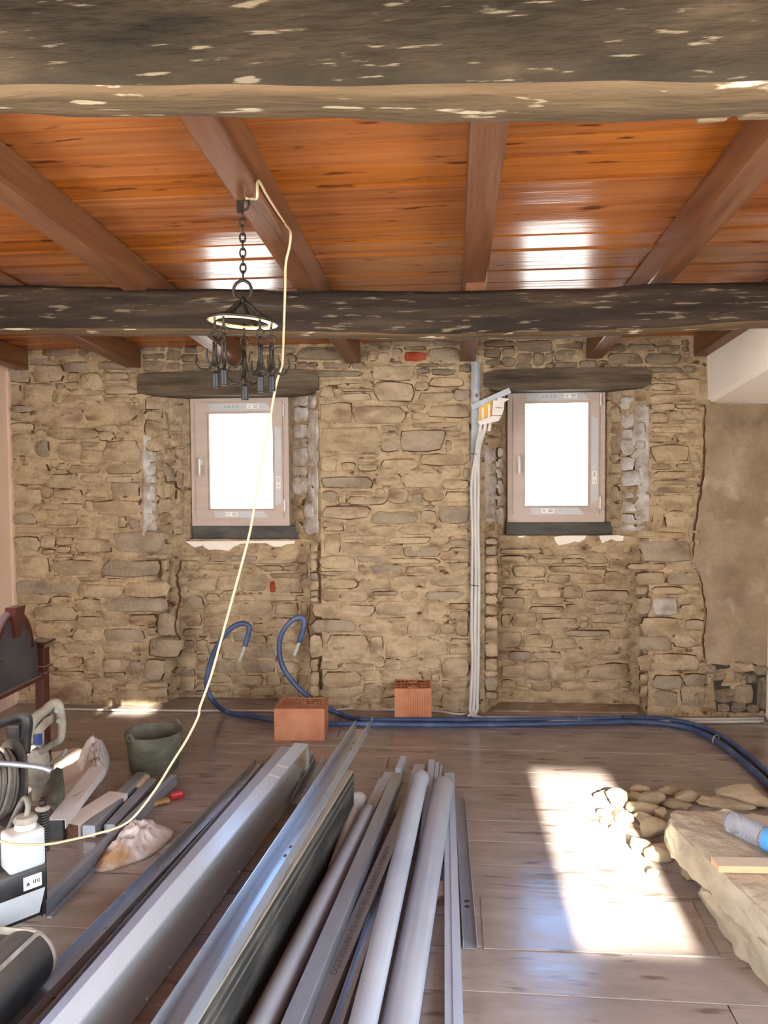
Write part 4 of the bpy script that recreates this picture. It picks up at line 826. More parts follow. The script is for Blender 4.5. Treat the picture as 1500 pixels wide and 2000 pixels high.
# ---- cream cord: pinned to the rafter, sagging down to the left
def on_xp(px, py, X):
    d = ray(px, py); return CAM + d * ((X - CAM.x) / d.x)
zr0 = zj(2.47) - 0.009
pth = [on_z(480, 387, zr0), on_z(494, 388, zr0 - 0.001), on_xp(502, 386, -0.588), on_xp(504, 353, -0.590), on_xp(520, 380, -0.590), on_xp(540, 412, -0.590), on_xp(556, 436, -0.588)]
pth2 = [(0, 0, 1), (567, 452, 2.58), (566, 478, 2.56), (558, 516, 2.56), (557, 560, 2.56), (555, 620, 2.56), (552, 700, 2.56), (550, 716, 2.56), (540, 748, 2.56), (534, 780, 2.56), (522, 850, 2.56), (506, 930, 2.56), (490, 1030, 2.55), (470, 1110, 2.55), (440, 1220, 2.55), (413, 1318, 2.54),
        (391, 1380, 2.54), (387, 1400, 2.53), (365, 1444, 2.52), (336, 1490, 2.50), (305, 1540, 2.47), (265, 1592, 2.44), (235, 1614, 2.42), (190, 1628, 2.38), (140, 1640, 2.33), (90, 1649, 2.28), (30, 1649, 2.22), (-20, 1638, 2.2), (-60, 1630, 2.2)]
q = MB(); q.tube(pth + [on_y(*p) for p in pth2[1:]], 0.0042, 8, res=5)
tag(q.build('cream_cord', MT['cord_cream'], smooth=True), 'thin cream cord hanging from the rafter and sagging down to the tools at the left', 'cord')

# ---------------------------------------------------------------- the pile of profiles and pipes
GP = 'profiles and pipes lying in the pile'
def bar(name, sec, far, near, zf, zn, m_, label, cat='profile', ext=0.3, holes=None, hole_r=0.011):
    m, a, b, rgt, up, L_ = long_piece(sec, far, near, zf, zn, ext)
    o = m.build(name, MT[m_]); tag(o, label, cat, GP)
    if holes:
        w_ = max(u for u, v in sec); h_ = min(v for u, v in sec)
        punch(o, [a + L_ * t + rgt * w_ * 0.5 * k + up * h_ for t, k in holes], hole_r, up, 0.012)
    return o, a, b, rgt, up
bar('steel_track', u_section(0.070, 0.030), (499, 1482), (-6, 1992), 0.034, 0.034, 'galv', 'narrow open steel track at the left edge of the pile, with small screw holes', holes=[(t, 1.0) for t in (0.25, 0.42, 0.58, 0.73, 0.86)], hole_r=0.004)
bar('steel_track', u_section(0.072, 0.036), (527, 1473), (72, 1992), 0.038, 0.038, 'galv', 'open steel track between the leftmost track and the wrapped pack')
bar('flat_strip', rect_section(0.060, 0.012), (548, 1458), (112, 1960), 0.090, 0.090, 'white_alu', 'flat pale strip showing along the left edge of the wrapped pack')
pk, a, b, rgt, up = bar('wrapped_pack', [(0.004, 0), (0.073, 0), (0.077, -0.004), (0.080, -0.105), (0.075, -0.185), (0, -0.185), (0, -0.004)], (574, 1451), (95, 2000), 0.189, 0.189, 'film', 'long pale pack of profiles wrapped in film, left of the shiny channel', 'pack')
L_ = b - a
q = MB(); p0 = a + L_ * 0.02 + rgt * 0.0795; q.prism([p0 - up * 0.004, p0 + L_ * 0.075 - up * 0.004, p0 + L_ * 0.02 - up * 0.09, p0 - up * 0.10], rgt * 0.0015); q.build('tape', mat('yellowed_tape', [(176, 170, 140), (190, 184, 158)], rough=0.35, bump=0.05), pk)
for t in (0.11, 0.155):
    q = MB(); q.prism([a + L_ * t + rgt * 0.01 + up * 0.0006, a + L_ * (t + 0.012) + rgt * 0.075 + up * 0.0006, a + L_ * (t + 0.016) + rgt * 0.074 + up * 0.0006, a + L_ * (t + 0.006) + rgt * 0.01 + up * 0.0006], up * 0.0006); q.build('tape', MT['sticker'], pk)
q = MB()
for i in range(11):
    p0 = a + L_ * (0.20 + i * 0.055) + rgt * 0.080 - up * 0.165; q.lathe([(0, -0.001), (0.004, -0.001), (0.004, 0.002), (0, 0.002)], p0, rgt, 10)
q.build('rivets', MT['sticker'], pk)['kind'] = 'stuff'
bar('box_profile', rect_section(0.022, 0.06), (604, 1466), (578, 1512), 0.10, 0.10, 'galv_dull', 'thin box profile with its tip showing behind the wrapped pack', ext=0)
bar('steel_stud', u_section(0.050, 0.036, lip=0.006), (614, 1476), (570, 1556), 0.075, 0.075, 'galv_dull', 'perforated steel stud under the shiny channel, its pointed end behind the wrapped pack', ext=0, holes=[(0.62, 1.0), (0.76, 1.0)], hole_r=0.010)
bar('steel_channel', u_section(0.079, 0.048, 0.003), (694, 1407), (293, 2000), 0.280, 0.280, 'galv', 'shiny open steel channel on top of the pile, reaching farthest back', 'channel', holes=[(0.075, 1.0), (0.10, 1.0), (0.44, 1.25), (0.462, 1.25)], hole_r=0.012)
fbm, a, b, rgt, up, L_ = long_piece([(0.003, 0), (0.037, 0), (0.040, -0.004), (0.040, -0.224), (0, -0.224), (0, -0.004)], (674, 1504), (352, 2000), 0.226, 0.226)
fo = fbm.build('formwork_board', MT['formboard']); tag(fo, 'dirty black formwork board standing on edge beside the shiny channel', 'board', GP)
q = MB()
for dz, wd in ((0.022, 0.012), (0.060, 0.006)):
    q.prism([a + rgt * 0.040 - up * (dz + 0.003 * 0), a + rgt * 0.0425 - up * (dz + 0.002), a + rgt * 0.0425 - up * (dz + wd), a + rgt * 0.040 - up * (dz + wd)], L_)
q.build('ply_edge', mat('ply_edges', [(44, 42, 38), (92, 88, 78), (40, 39, 36)], (40, 1.5, 40), 0.85, bump=0.5), fo)
def pipe(label, far, near, zc_, r, m_='pvc', ext=0.3, collar=None, start=0.0):
    a = on_z(*far, zc_); b = on_z(*near, zc_); b = b + (b - a) * ext; d = (b - a); L_ = d.length; ax = d.normalized()
    rt = MB(); t = 0.004; prof = [(r, 0.0), (r, L_), (r - t, L_), (r - t, 0.0), (r, 0.0)]
    if collar: prof = [(r - t, 0.0), (r + 0.006, 0.0), (r + 0.007, 0.012), (r + 0.006, 0.05), (r, 0.06), (r, L_), (r - t, L_), (r - t, 0.0)]
    rt.lathe(prof, a, ax, 28); o = rt.build('drain_pipe', MT[m_], smooth=False); o.data.polygons.foreach_set('use_smooth', [True] * len(o.data.polygons)); o.data.set_sharp_from_angle(angle=R_(40))
    return tag(o, label, 'pipe', GP), a, b
pipe('grey drain pipe lying just right of the dirty formwork board', (719, 1588), (514, 2000), 0.052, 0.040)
pipe('short pale pipe end peeking out behind the formwork board', (701, 1562), (676, 1640), 0.036, 0.034, 'conduit_white', 0.6, collar=True)
bar('box_profile', rect_section(0.050, 0.05), (741, 1520), (712, 1578), 0.052, 0.052, 'white_alu', 'pale box profile whose square end shows beyond the first grey pipe', ext=0)
bar('box_profile', rect_section(0.050, 0.025), (751, 1507), (745, 1520), 0.026, 0.026, 'white_alu', 'flat pale profile end lying low, just behind the pale box profile', ext=0)
bar('steel_stud', [(0, 0), (0.050, 0), (0.052, -0.002), (0.052, -0.048), (0.044, -0.048), (0.044, -0.046), (0.050, -0.046), (0.050, -0.002), (0.002, -0.002), (0.002, -0.046), (0.008, -0.046), (0.008, -0.048), (0, -0.048)], (767, 1508), (548, 2000), 0.100, 0.100, 'galv_dull', 'pale steel stud with two oblong holes at its far end, between the grey pipes')
sd, a, b, rgt, up = bar('steel_stud', [(0, 0), (0.052, 0), (0.052, -0.048), (0.048, -0.048), (0.050, -0.002), (0.002, -0.002), (0.004, -0.048), (0, -0.048)], (803, 1528), (590, 2000), 0.050, 0.050, 'galv_dull', 'steel stud printed with dotted lettering, left of the collared grey pipe')
bar('steel_track', u_section(0.034, 0.03), (806, 1535), (645, 2000), 0.036, 0.036, 'galv', 'narrow bluish steel track in shadow right of the printed stud')
L_ = b - a
fc = bpy.data.curves.new('stamp', 'FONT'); fc.body = 'KNGHB010 IT 0 D10195 A1 150 50/50*7 0,6 UNITEDILCOO'; fc.size = 0.030; fc.align_x = 'LEFT'; fc.align_y = 'CENTER'; fc.space_character = 1.08
fo2 = bpy.data.objects.new('stamp', fc); COL.objects.link(fo2)
d = L_.normalized(); Mx = Matrix((d, up.cross(d), up)).transposed().to_4x4(); Mx.translation = a + L_ * 0.30 + rgt * 0.024 + up * 0.0006
dg = bpy.context.evaluated_depsgraph_get(); me = bpy.data.meshes.new_from_object(fo2.evaluated_get(dg)); bpy.data.objects.remove(fo2)
me.transform(Mx); st = bpy.data.objects.new('lettering', me); COL.objects.link(st); me.materials.clear(); me.materials.append(mat('stamp_ink', [(104, 104, 108), (116, 116, 120)], bump=0)); st.parent = sd
bar('box_profile', rect_section(0.030, 0.03), (783, 1476), (772, 1500), 0.060, 0.060, 'white_alu', 'box profile tip standing out farthest behind the stud with oblong holes', ext=0)
bar('box_profile', rect_section(0.030, 0.03), (838, 1483), (824, 1600), 0.060, 0.060, 'white_alu', 'box profile tip standing out between the two larger grey pipes')
bar('box_profile', rect_section(0.018, 0.02), (851, 1488), (842, 1580), 0.040, 0.040, 'white_alu', 'slim profile tip beside the box profile between the larger pipes')
bar('metal_lath', rect_section(0.008, 0.012), (861, 1493), (850, 1560), 0.030, 0.030, 'white_alu', 'thin metal lath end just left of the straight white profile', 'lath')
bar('flat_plate', rect_section(0.060, 0.02), (809, 1491), (790, 1560), 0.022, 0.022, 'white_alu', 'flat pale plate under the collared end of the grey pipe', 'plate')
pipe('grey drain pipe with a socket collar at its far end, mid pile', (821, 1520), (709, 2000), 0.100, 0.038, collar=True)
pipe('thickest grey drain pipe, at the right of the pile', (865, 1536), (781, 2000), 0.058, 0.051)
bar('white_profile', [(0, 0), (0.0245, 0), (0.0245, 0.004), (0.0275, 0.004), (0.0275, 0), (0.052, 0), (0.052, -0.03), (0, -0.03)], (868, 1509), (868.5, 2000), 0.031, 0.031, 'white_alu', 'straight white ribbed profile along the right side of the pile')
bar('steel_track', u_section(0.048, 0.030), (888, 1549), (904, 1836), 0.032, 0.032, 'galv_dull', 'short open steel track with two holes, rightmost piece of the pile', ext=0, holes=[(0.76, 1.0), (0.79, 1.0)], hole_r=0.010)
q = MB(); c = on_z(846, 1745, 0.0); q.bbox(c + V(0.0, 0, 0.012), (0.13, 0.10, 0.024), 0.003, (0, 0, 0.05)); tag(q.build('wood_offcut', MT['sheet']), 'small grey offcut board lying under the thickest pipe and the white profile', 'offcut')

# ---------------------------------------------------------------- right: slabs, rubble, bottle, offcut, floor sheet
def rough(m, name, material, parent=None, amp=0.012, cuts=3, sm=True, sc1=6.0, seed=0.0, flat=False):
    o = m.build(name, material, parent)
    bm = bmesh.new(); bm.from_mesh(o.data); bmesh.ops.triangulate(bm, faces=[f for f in bm.faces if len(f.verts) > 4])
    bmesh.ops.subdivide_edges(bm, edges=bm.edges[:], cuts=cuts, use_grid_fill=True); bm.normal_update()
    nv = {v: v.normal.copy() for v in bm.verts}
    for v in bm.verts:
        p = v.co + V(seed, seed * 2, 0); k_ = 0.35 if (flat and nv[v].z > 0.8) else 1.0; v.co += nv[v] * k_ * (noise.noise(p * sc1) * amp + noise.noise(p * sc1 * 3.3) * amp * 0.8 + noise.noise(p * sc1 * 9) * amp * 0.5 * (1 if flat else 0))
    bm.to_mesh(o.data); bm.free()
    if sm: o.data.polygons.foreach_set('use_smooth', [True] * len(o.data.polygons)); o.data.set_sharp_from_angle(angle=R_(38))
    return o
def slab(name, outline_top, outline_bot, zt, zb, label, amp, cuts, seed):
    T = [on_z(x, y, zt) if not isinstance((x, y)[0], str) else None for x, y in outline_top]; B_ = [on_z(x, y, zb) for x, y in outline_bot]; n = len(T); m = MB()
    ct = sum(T, Vector()) / n; Ti = [ct + (p - ct) * 0.93 + V(0, 0, 0.004) for p in T]
    m.add(B_ + T + Ti + [ct + V(0, 0, 0.006)], [tuple(range(n))[::-1]] + [(i, (i + 1) % n, n + (i + 1) % n, n + i) for i in range(n)] + [(n + i, n + (i + 1) % n, 2 * n + (i + 1) % n, 2 * n + i) for i in range(n)] + [(2 * n + i, 2 * n + (i + 1) % n, 3 * n) for i in range(n)])
    return tag(rough(m, name, MT['slab'], amp=amp, cuts=cuts, seed=seed, flat=True), label, 'stone slab')
slab('stone_slab', [(1384, 1742), (1404, 1722), (1460, 1690), (1560, 1690), (1660, 1740), (1700, 1900), (1600, 1930), (1530, 1880), (1462, 1812)],
     [(1366, 1746), (1396, 1716), (1460, 1700), (1560, 1690), (1680, 1750), (1740, 1960), (1600, 2010), (1502, 1925), (1436, 1862)], 0.130, 0.0, 'lower rough stone slab lying flat on the floor at the right edge', 0.020, 7, 3.1)
slab('stone_slab', [(1312, 1584), (1380, 1584), (1470, 1590), (1600, 1600), (1720, 1640), (1760, 1790), (1600, 1850), (1500, 1790), (1420, 1712), (1350, 1650), (1312, 1612)],
     [(1302, 1636), (1380, 1622), (1470, 1640), (1600, 1650), (1730, 1690), (1780, 1850), (1600, 1900), (1500, 1852), (1408, 1766), (1348, 1706), (1300, 1664)], 0.245, 0.135, 'upper thick stone slab covered in dust, carrying a plastic bottle', 0.018, 7, 7.7)
# bottle lying on the slab
zs = 0.252
p0 = on_z(1424, 1604, zs + 0.040); p1 = on_z(1502, 1640, zs + 0.040); ax = (p1 - p0).normalized(); r = 0.040
bt = thing('water_bottle', 'clear plastic water bottle lying on the upper stone slab', 'bottle', p0)
Lb = (p1 - p0).length + 0.02
prof = [(0.0, 0.0), (0.02, 0.0), (r * 0.9, 0.004), (r, 0.012)]
for k in range(9):
    h = 0.02 + k * (Lb * 0.72) / 9; prof += [(r, h), (r * 0.93, h + 0.006), (r, h + 0.012)]
prof += [(r, Lb * 0.80), (r * 1.02, Lb * 0.86)]
q = MB(); q.lathe(prof, p0, ax, 24); q.build('body', MT['bottle'], bt, smooth=True)
q = MB(); q.lathe([(r * 1.02, Lb * 0.86), (r * 1.04, Lb * 0.88), (r * 1.04, Lb * 1.35), (r * 1.02, Lb * 1.37)], p0, ax, 24); q.build('blue_label', MT['sky_blue'], bt, smooth=True)
q = MB(); q.lathe([(r, Lb * 1.37), (r, Lb * 1.6), (r * 0.8, Lb * 1.85), (0.014, Lb * 2.1), (0.013, Lb * 2.2)], p0, ax, 24); q.build('shoulder', MT['bottle'], bt, smooth=True)
q = MB(); q.lathe([(0.0, Lb * 2.16), (0.0155, Lb * 2.16), (0.0155, Lb * 2.28), (0.0, Lb * 2.28)], p0, ax, 18); q.build('cap', MT['sky_blue'], bt)
a = on_z(1390, 1680, zs + 0.026); b = on_z(1600, 1686, zs + 0.026)
m, a, b, rgt, up, L_ = long_piece([(0, 0), (0.040, 0.0), (0.040, -0.022), (0.0, -0.022)], (1389, 1673), (1560, 1676), zs + 0.026, zs + 0.026, 0)
q = MB(); q.prism([a, a + V(0.004, -0.062, 0), a + V(0.004, -0.062, -0.022), a + V(0, 0, -0.022)], b - a); tag(q.build('wood_offcut', MT['offcut']), 'short pale wood offcut lying on the upper stone slab, in front of the bottle', 'offcut')
# rubble between the sun patch and the slabs
GR = 'loose rubble stones on the floor'
cob = [(550, 350, 110, 60), (752, 357, 120, 60), (520, 402, 90, 60), (640, 425, 140, 100), (880, 405, 150, 70), (1050, 437, 150, 46), (1300, 425, 320, 110), (1200, 470, 260, 60), (570, 490, 180, 90), (575, 565, 120, 80), (700, 530, 86, 86), (800, 462, 180, 44), (385, 425, 150, 110), (290, 392, 100, 60), (290, 510, 100, 56), (310, 575, 70, 60), (655, 650, 170, 130), (700, 812, 170, 120), (560, 760, 120, 96), (905, 940, 110, 110), (640, 940, 66, 46), (360, 620, 60, 44), (440, 560, 110, 90)]
labs = ['rounded stone at the back of the rubble, nearest the blue conduits', 'second stone along the back edge of the rubble', 'pale stone behind the biggest sunlit stone', 'broad stone in the middle of the rubble heap', 'long rounded stone right behind the upper slab', 'small stone between the two broad back stones', 'flat stone between the long rounded one and the largest', 'largest rubble stone, behind the plastic bottle', 'flat stone tucked between the slab top and the largest rubble stone', 'wide brown stone at the edge of the sun patch', 'darker stone just past the edge of the sun patch', 'squarish stone touching the tip of the upper slab', 'thin stone half hidden behind the upper slab tip', 'biggest sunlit stone of the rubble', 'sunlit stone farthest left in the rubble', 'flat sunlit stone below the leftmost one', 'small sunlit chip left of the heap', 'yellowish stone leaning against the tip of the upper slab', 'smooth stone half in the sun patch beside the slab tip', 'sunlit stone left of the smooth half-lit one', 'small ochre stone wedged under the upper slab', 'small lone sunlit stone in front of the rubble', 'smallest sunlit chip below the flat sunlit stone', 'sunlit stone below the biggest sunlit one']
cob.insert(5, (790, 395, 50, 34)) if False else None
labs = [l for l in labs if l != 'small stone between the two broad back stones']
for i, (cx, cy, ww, hh) in enumerate(cob):
    px, py = 1100 + cx / 3.6375, 1450 + (cy + hh * 0.36) / 3.6375; p = on_z(px, py, 0.0); sc_ = (p - CAM).length / 1500
    rx = ww / 3.6375 * sc_ * 0.57; rz = hh / 3.6375 * sc_ * 0.50; ry = max(rx * 0.62, rz); bm = bmesh.new(); bmesh.ops.create_icosphere(bm, subdivisions=3, radius=1)
    sd_ = rnd.random() * 50; cuts_ = [(V(rnd.uniform(-1, 1), rnd.uniform(-1, 1), rnd.uniform(-0.4, 1)).normalized(), rnd.uniform(0.62, 0.85)) for _ in range(9)]
    for v in bm.verts:
        c = v.co.copy(); e = 0.72; c = V(*[math.copysign(abs(k) ** e, k) for k in c])
        for n_, d_ in cuts_: c -= n_ * max(0.0, c.dot(n_) - d_)
        c *= 1 + 0.22 * noise.noise(v.co * 1.3 + V(sd_, 0, 0)) + 0.08 * noise.noise(v.co * 4 + V(sd_, 0, 0))
        v.co = V(c.x * rx, c.y * ry, c.z * rz)
    mn = min(v.co.z for v in bm.verts); rot = rnd.uniform(-0.4, 0.4)
    for v in bm.verts: v.co = Matrix.Rotation(rot, 3, 'Z') @ (v.co - V(0, 0, mn)); 
    me = bpy.data.meshes.new('rubble_stone'); bm.to_mesh(me); bm.free(); me.materials.append(MT['cobble']); me.polygons.foreach_set('use_smooth', [True] * len(me.polygons))
    o = bpy.data.objects.new('rubble_stone', me); COL.objects.link(o); o.location = (p.x, p.y + ry * 0.6, -0.002)
    tag(o, labs[i], 'stone', GR)
q = MB(); P = [on_z(x, y, 0) for x, y in [(945, 1857), (1405, 1870), (1372, 1796)]]
q.prism([(P[0].x, P[0].y + 0.01, 0.0004), (P[1].x, P[1].y, 0.0004), (P[1].x + 0.01, P[1].y + 0.32, 0.0004), (P[0].x, P[0].y + 0.32, 0.0004)], (0, 0, 0.0026)); tag(q.build('hardboard_sheet', MT['floor']), 'thin dusty sheet lying flat on the floor at the near end of the sun patch', 'sheet')

# ---------------------------------------------------------------- left: tools, reel, pump, bucket, headboard
def on_x(px, py, X):
    d = ray(px, py); return CAM + d * ((X - CAM.x) / d.x)
GL = 'profiles lying by the bucket'
def bar2(name, sec, far, near, zf, zn, m_, label, cat='profile', ext=0.0, holes=None, hole_r=0.012):
    m, a, b, rgt, up, L_ = long_piece(sec, far, near, zf, zn, ext)
    o = m.build(name, MT[m_]); tag(o, label, cat, GL)
    if holes:
        w_ = max(u for u, v in sec); punch(o, [a + L_ * t + rgt * w_ * k for t, k in holes], hole_r, up, 0.012)
    return o, a, b, rgt, up
bar2('steel_stud', [(0, 0), (0.030, 0), (0.030, -0.05), (0.027, -0.05), (0.027, -0.003), (0, -0.003)], (334, 1513), (70, 1762), 0.052, 0.052, 'galv_dull', 'long steel angle lying on the floor left of the crumpled bag')
bar2('flat_strip', rect_section(0.018, 0.004), (340, 1527), (92, 1790), 0.005, 0.005, 'galv_dull', 'thin dusty strip flat on the floor beside the long steel angle', 'strip')
bar2('steel_stud', [(0.004, 0), (0.050, 0), (0.056, -0.006), (0.056, -0.052), (0, -0.052), (0, -0.004)], (266, 1508), (161, 1612), 0.062, 0.062, 'galv_dull', 'shorter grey box stud with rounded edge, in front of the bucket')
bar2('steel_stud', [(0.004, 0), (0.044, 0), (0.050, -0.006), (0.050, -0.042), (0, -0.042), (0, -0.004)], (286, 1520), (203, 1610), 0.044, 0.044, 'galv_dull', 'lower grey stud between the box stud and the long steel angle')
bar2('steel_strip', rect_section(0.010, 0.016), (306, 1528), (232, 1600), 0.018, 0.018, 'galv', 'thin shiny strip just left of the long steel angle', 'strip')
bar2('wood_batten', rect_section(0.030, 0.030), (281, 1513), (262, 1532), 0.055, 0.055, 'offcut', 'pale batten tip behind the box stud, below the bucket', 'batten')
wb, a, b, rgt, up = bar2('white_board', rect_section(0.100, 0.062), (214, 1545), (115, 1606), 0.064, 0.064, 'paper', 'white-faced board with a brown wooden end, left of the grey studs', 'board')
q = MB(); d = (b - a).normalized(); q.prism([b + d * 0.001, b + d * 0.001 + rgt * 0.100, b + d * 0.001 + rgt * 0.100 - up * 0.062, b + d * 0.001 - up * 0.062], d * 0.004); q.build('end_grain', MT['brown_wood'], wb)
bk = MB(); bk.bbox(on_z(112, 1644, 0) + V(-0.02, 0.06, 0.045), (0.085, 0.10, 0.09), 0.004); tag(bk.build('black_block', MT['black']), 'small black block under the near end of the holed white stud', 'block')
bar2('white_stud', [(0, 0), (0.075, 0), (0.075, -0.042), (0.0725, -0.042), (0.0725, -0.0025), (0, -0.0025)], (176, 1498), (93, 1601), 0.128, 0.100, 'white_metal', 'white steel stud with two round holes, tilted over the white card', holes=[(0.50, 0.62), (0.56, 0.42)], hole_r=0.011)
# white card and crumpled bag
q = MB(); P = [on_z(x, y, 0.004) for x, y in [(100, 1470), (150, 1462), (186, 1468), (200, 1500), (186, 1540), (150, 1590), (118, 1590), (112, 1530)]]
q.prism(P, (0, 0, 0.003)); tag(q.build('white_card', MT['paper']), 'sunlit white card lying on the floor between the cable reel and the bucket', 'card')
def crumple(name, poly, hgt, mname, label, cat, sc1=9, seed=0.0, ridge=0.5, res=40):
    P = [on_z(x, y, 0) for x, y in poly]; c = sum(P, Vector()) / len(P); m = MB(); n = 56; rings = 14; vs = []
    S = smooth_path(P, 10, True); K = len(S)
    for r in range(rings + 1):
        f = 1 - (r / rings); 
        for i in range(K):
            p = c + (S[i] - c) * max(f, 0.0)
            h = hgt * (1 - f ** 2.2)
            nn = abs(noise.noise(p * sc1 + V(seed, 0, 0))) + 0.5 * abs(noise.noise(p * sc1 * 2.3 + V(seed, 3, 0)))
            h = h * (0.55 + ridge * (1.1 - 1.7 * nn)) + 0.002
            vs.append(V(p.x, p.y, max(0.0015, h)))
    fs = [(r * K + i, r * K + (i + 1) % K, (r + 1) * K + (i + 1) % K, (r + 1) * K + i) for r in range(rings) for i in range(K)]
    fs.append(tuple(range(K))[::-1])
    m.add(vs, fs); return tag(m.build(name, MT[mname], smooth=True), label, cat)
crumple('crumpled_bag', [(184, 1700), (200, 1668), (240, 1625), (275, 1604), (312, 1612), (340, 1626), (332, 1642), (312, 1660), (288, 1676), (250, 1690), (212, 1702)], 0.085, 'rag', 'crumpled whitish plastic bag with ochre stains lying on the floor left of the pile', 'bag', 13, 1.3, 0.5)
crumple('plastic_wrap', [(150, 1492), (170, 1470), (192, 1462), (214, 1474), (212, 1505), (196, 1530), (172, 1520)], 0.11, 'rag', 'crumpled clear wrapping standing up behind the holed white stud', 'wrapping', 12, 4.1, 0.8)
q = MB(); pts = [(97, 1572), (95, 1530), (99, 1508), (110, 1499), (121, 1503), (125, 1540), (124, 1580), (110, 1592)]
q.prism([on_y(x, y, 3.30) for x, y in pts], (0, 0.006, 0)); tag(q.build('scraper', MT['galv_dull'] if False else mat('worn_blade', [(80, 78, 66), (120, 118, 104)], (8, 8, 8), 0.4, metal=0.6)), 'worn hooked metal scraper standing right of the cable reel', 'tool')
q = MB(); q.tube([on_y(96, 1492, 3.62), on_y(112, 1483, 3.62), on_y(122, 1476, 3.62), on_y(129, 1463, 3.62)], 0.010, 8, res=5); tag(q.build('bent_rod', MT['tool'], smooth=True), 'bent grey rod poking out behind the cable reel, over the white card', 'rod')
# bucket
c = on_z(302, 1500, 0.0); c.z = 0; zr = 0.205; q = MB()
q.lathe([(0.0, 0.004), (0.120, 0.0), (0.126, 0.006), (0.147, zr - 0.02), (0.152, zr - 0.02), (0.153, zr), (0.145, zr), (0.120, 0.014), (0.0, 0.012)], c, (0, 0, 1), 40)
bu = thing('bucket', 'dusty dark rubber bucket standing on the floor below the left window', 'bucket', c); q.build('shell', MT['bucket'], bu, smooth=True).data.set_sharp_from_angle(angle=R_(40))
for ang in (R_(-118), R_(62)):
    dx, dy = math.cos(ang), math.sin(ang); q = MB(); p = c + V(dx * 0.152, dy * 0.152, zr - 0.012); t = V(-dy, dx, 0)
    q.prism([p + t * 0.030 * math.cos(k * math.pi / 8) + V(0, 0, 0.038 * math.sin(k * math.pi / 8)) for k in range(9)], V(dx, dy, 0) * 0.010); ea = q.build('handle_ear', MT['bucket'], bu)
    q = MB(); q.lathe([(0, 0), (0.006, 0), (0.006, 0.0015), (0, 0.0015)], p + V(dx, dy, 0) * 0.0105 + V(0, 0, 0.016), V(dx, dy, 0), 12); q.build('eyelet', MT['hole'], ea)
# red cap and wood chip
p = on_z(344, 1561, 0); q = MB(); q.bbox(p + V(0, 0.01, 0.016), (0.062, 0.035, 0.032), 0.010, (0, 0, 0.5)); tag(rough(q, 'red_scrap', MT['red'], amp=0.008, cuts=2), 'small red plastic scrap on the floor right of the long steel angle', 'scrap')
p = on_z(313, 1573, 0); q = MB(); q.bbox(p + V(0, 0.01, 0.013), (0.085, 0.035, 0.026), 0.008, (0, 0, 0.6)); tag(rough(q, 'wood_chip', MT['chip'], amp=0.012, cuts=2), 'tan wood chip on the floor beside the red scrap', 'chip')
# demolition tool with a D handle
yq = 3.50
tl = thing('demolition_hammer', 'dusty grey power tool standing upright with a D-shaped handle and blue label', 'power tool', on_z(70, 1520, 0))
q = MB(); q.tube([on_y(x, y, yq) for x, y in [(63, 1450), (60, 1420), (70, 1402), (88, 1388), (102, 1377), (112, 1376), (118, 1392), (121, 1420), (117, 1444), (100, 1455), (80, 1468)]], [0.032, 0.030, 0.028, 0.024, 0.026, 0.026, 0.022, 0.020, 0.018, 0.016, 0.018], 10, res=5); q.build('handle', MT['tool'], tl, smooth=True)
q = MB(); q.prism([on_y(x, y, yq - 0.012) for x, y in [(60, 1452), (68, 1425), (86, 1404), (100, 1396), (102, 1412), (86, 1424), (80, 1432), (80, 1462)]], (0, 0.03, 0)); q.build('trigger_housing', MT['tool'], tl)
q = MB(); q.prism([on_y(x, y, yq - 0.036) for x, y in [(68, 1436), (80, 1434), (80, 1455), (68, 1456)]], (0, 0.012, 0)); q.build('blue_label', MT['blue_label'], tl)
for (x, y) in ((111, 1388), (115, 1408)):
    q = MB(); q.lathe([(0.0, 0.004), (0.010, 0.004), (0.010, 0), (0.012, 0), (0.012, 0.005), (0.0105, 0.006)], on_y(x, y, yq - 0.024), (0, -1, 0), 16); q.build('screw_cover', MT['wire_end'], tl)
a = on_y(68, 1462, yq); q = MB(); q.lathe([(0.0, a.z), (0.045, a.z), (0.055, a.z - 0.05), (0.055, 0.10), (0.03, 0.06), (0.03, 0.0), (0, 0)], (a.x, a.y + 0.02, 0), (0, 0, 1), 20); q.build('motor_body', MT['tool'], tl, smooth=True).data.set_sharp_from_angle(angle=R_(35))
yq = 3.30
bt2 = thing('black_tool', 'black tool with a curved grip standing behind the cable reel', 'power tool', on_z(20, 1560, 0))
q = MB(); q.tube([on_y(x, y, yq) for x, y in [(-30, 1432), (0, 1413), (28, 1402), (48, 1400), (53, 1412), (50, 1440), (48, 1470)]], [0.022, 0.022, 0.022, 0.024, 0.026, 0.026, 0.026], 10, res=5); q.build('grip', MT['black'], bt2, smooth=True)
q = MB(); a = on_y(20, 1412, yq + 0.01); b = on_y(46, 1450, yq + 0.01); q.bbox(((a.x + b.x) / 2, yq + 0.01, a.z / 2), (b.x - a.x, 0.07, a.z), 0.01); q.build('body', MT['black'], bt2)
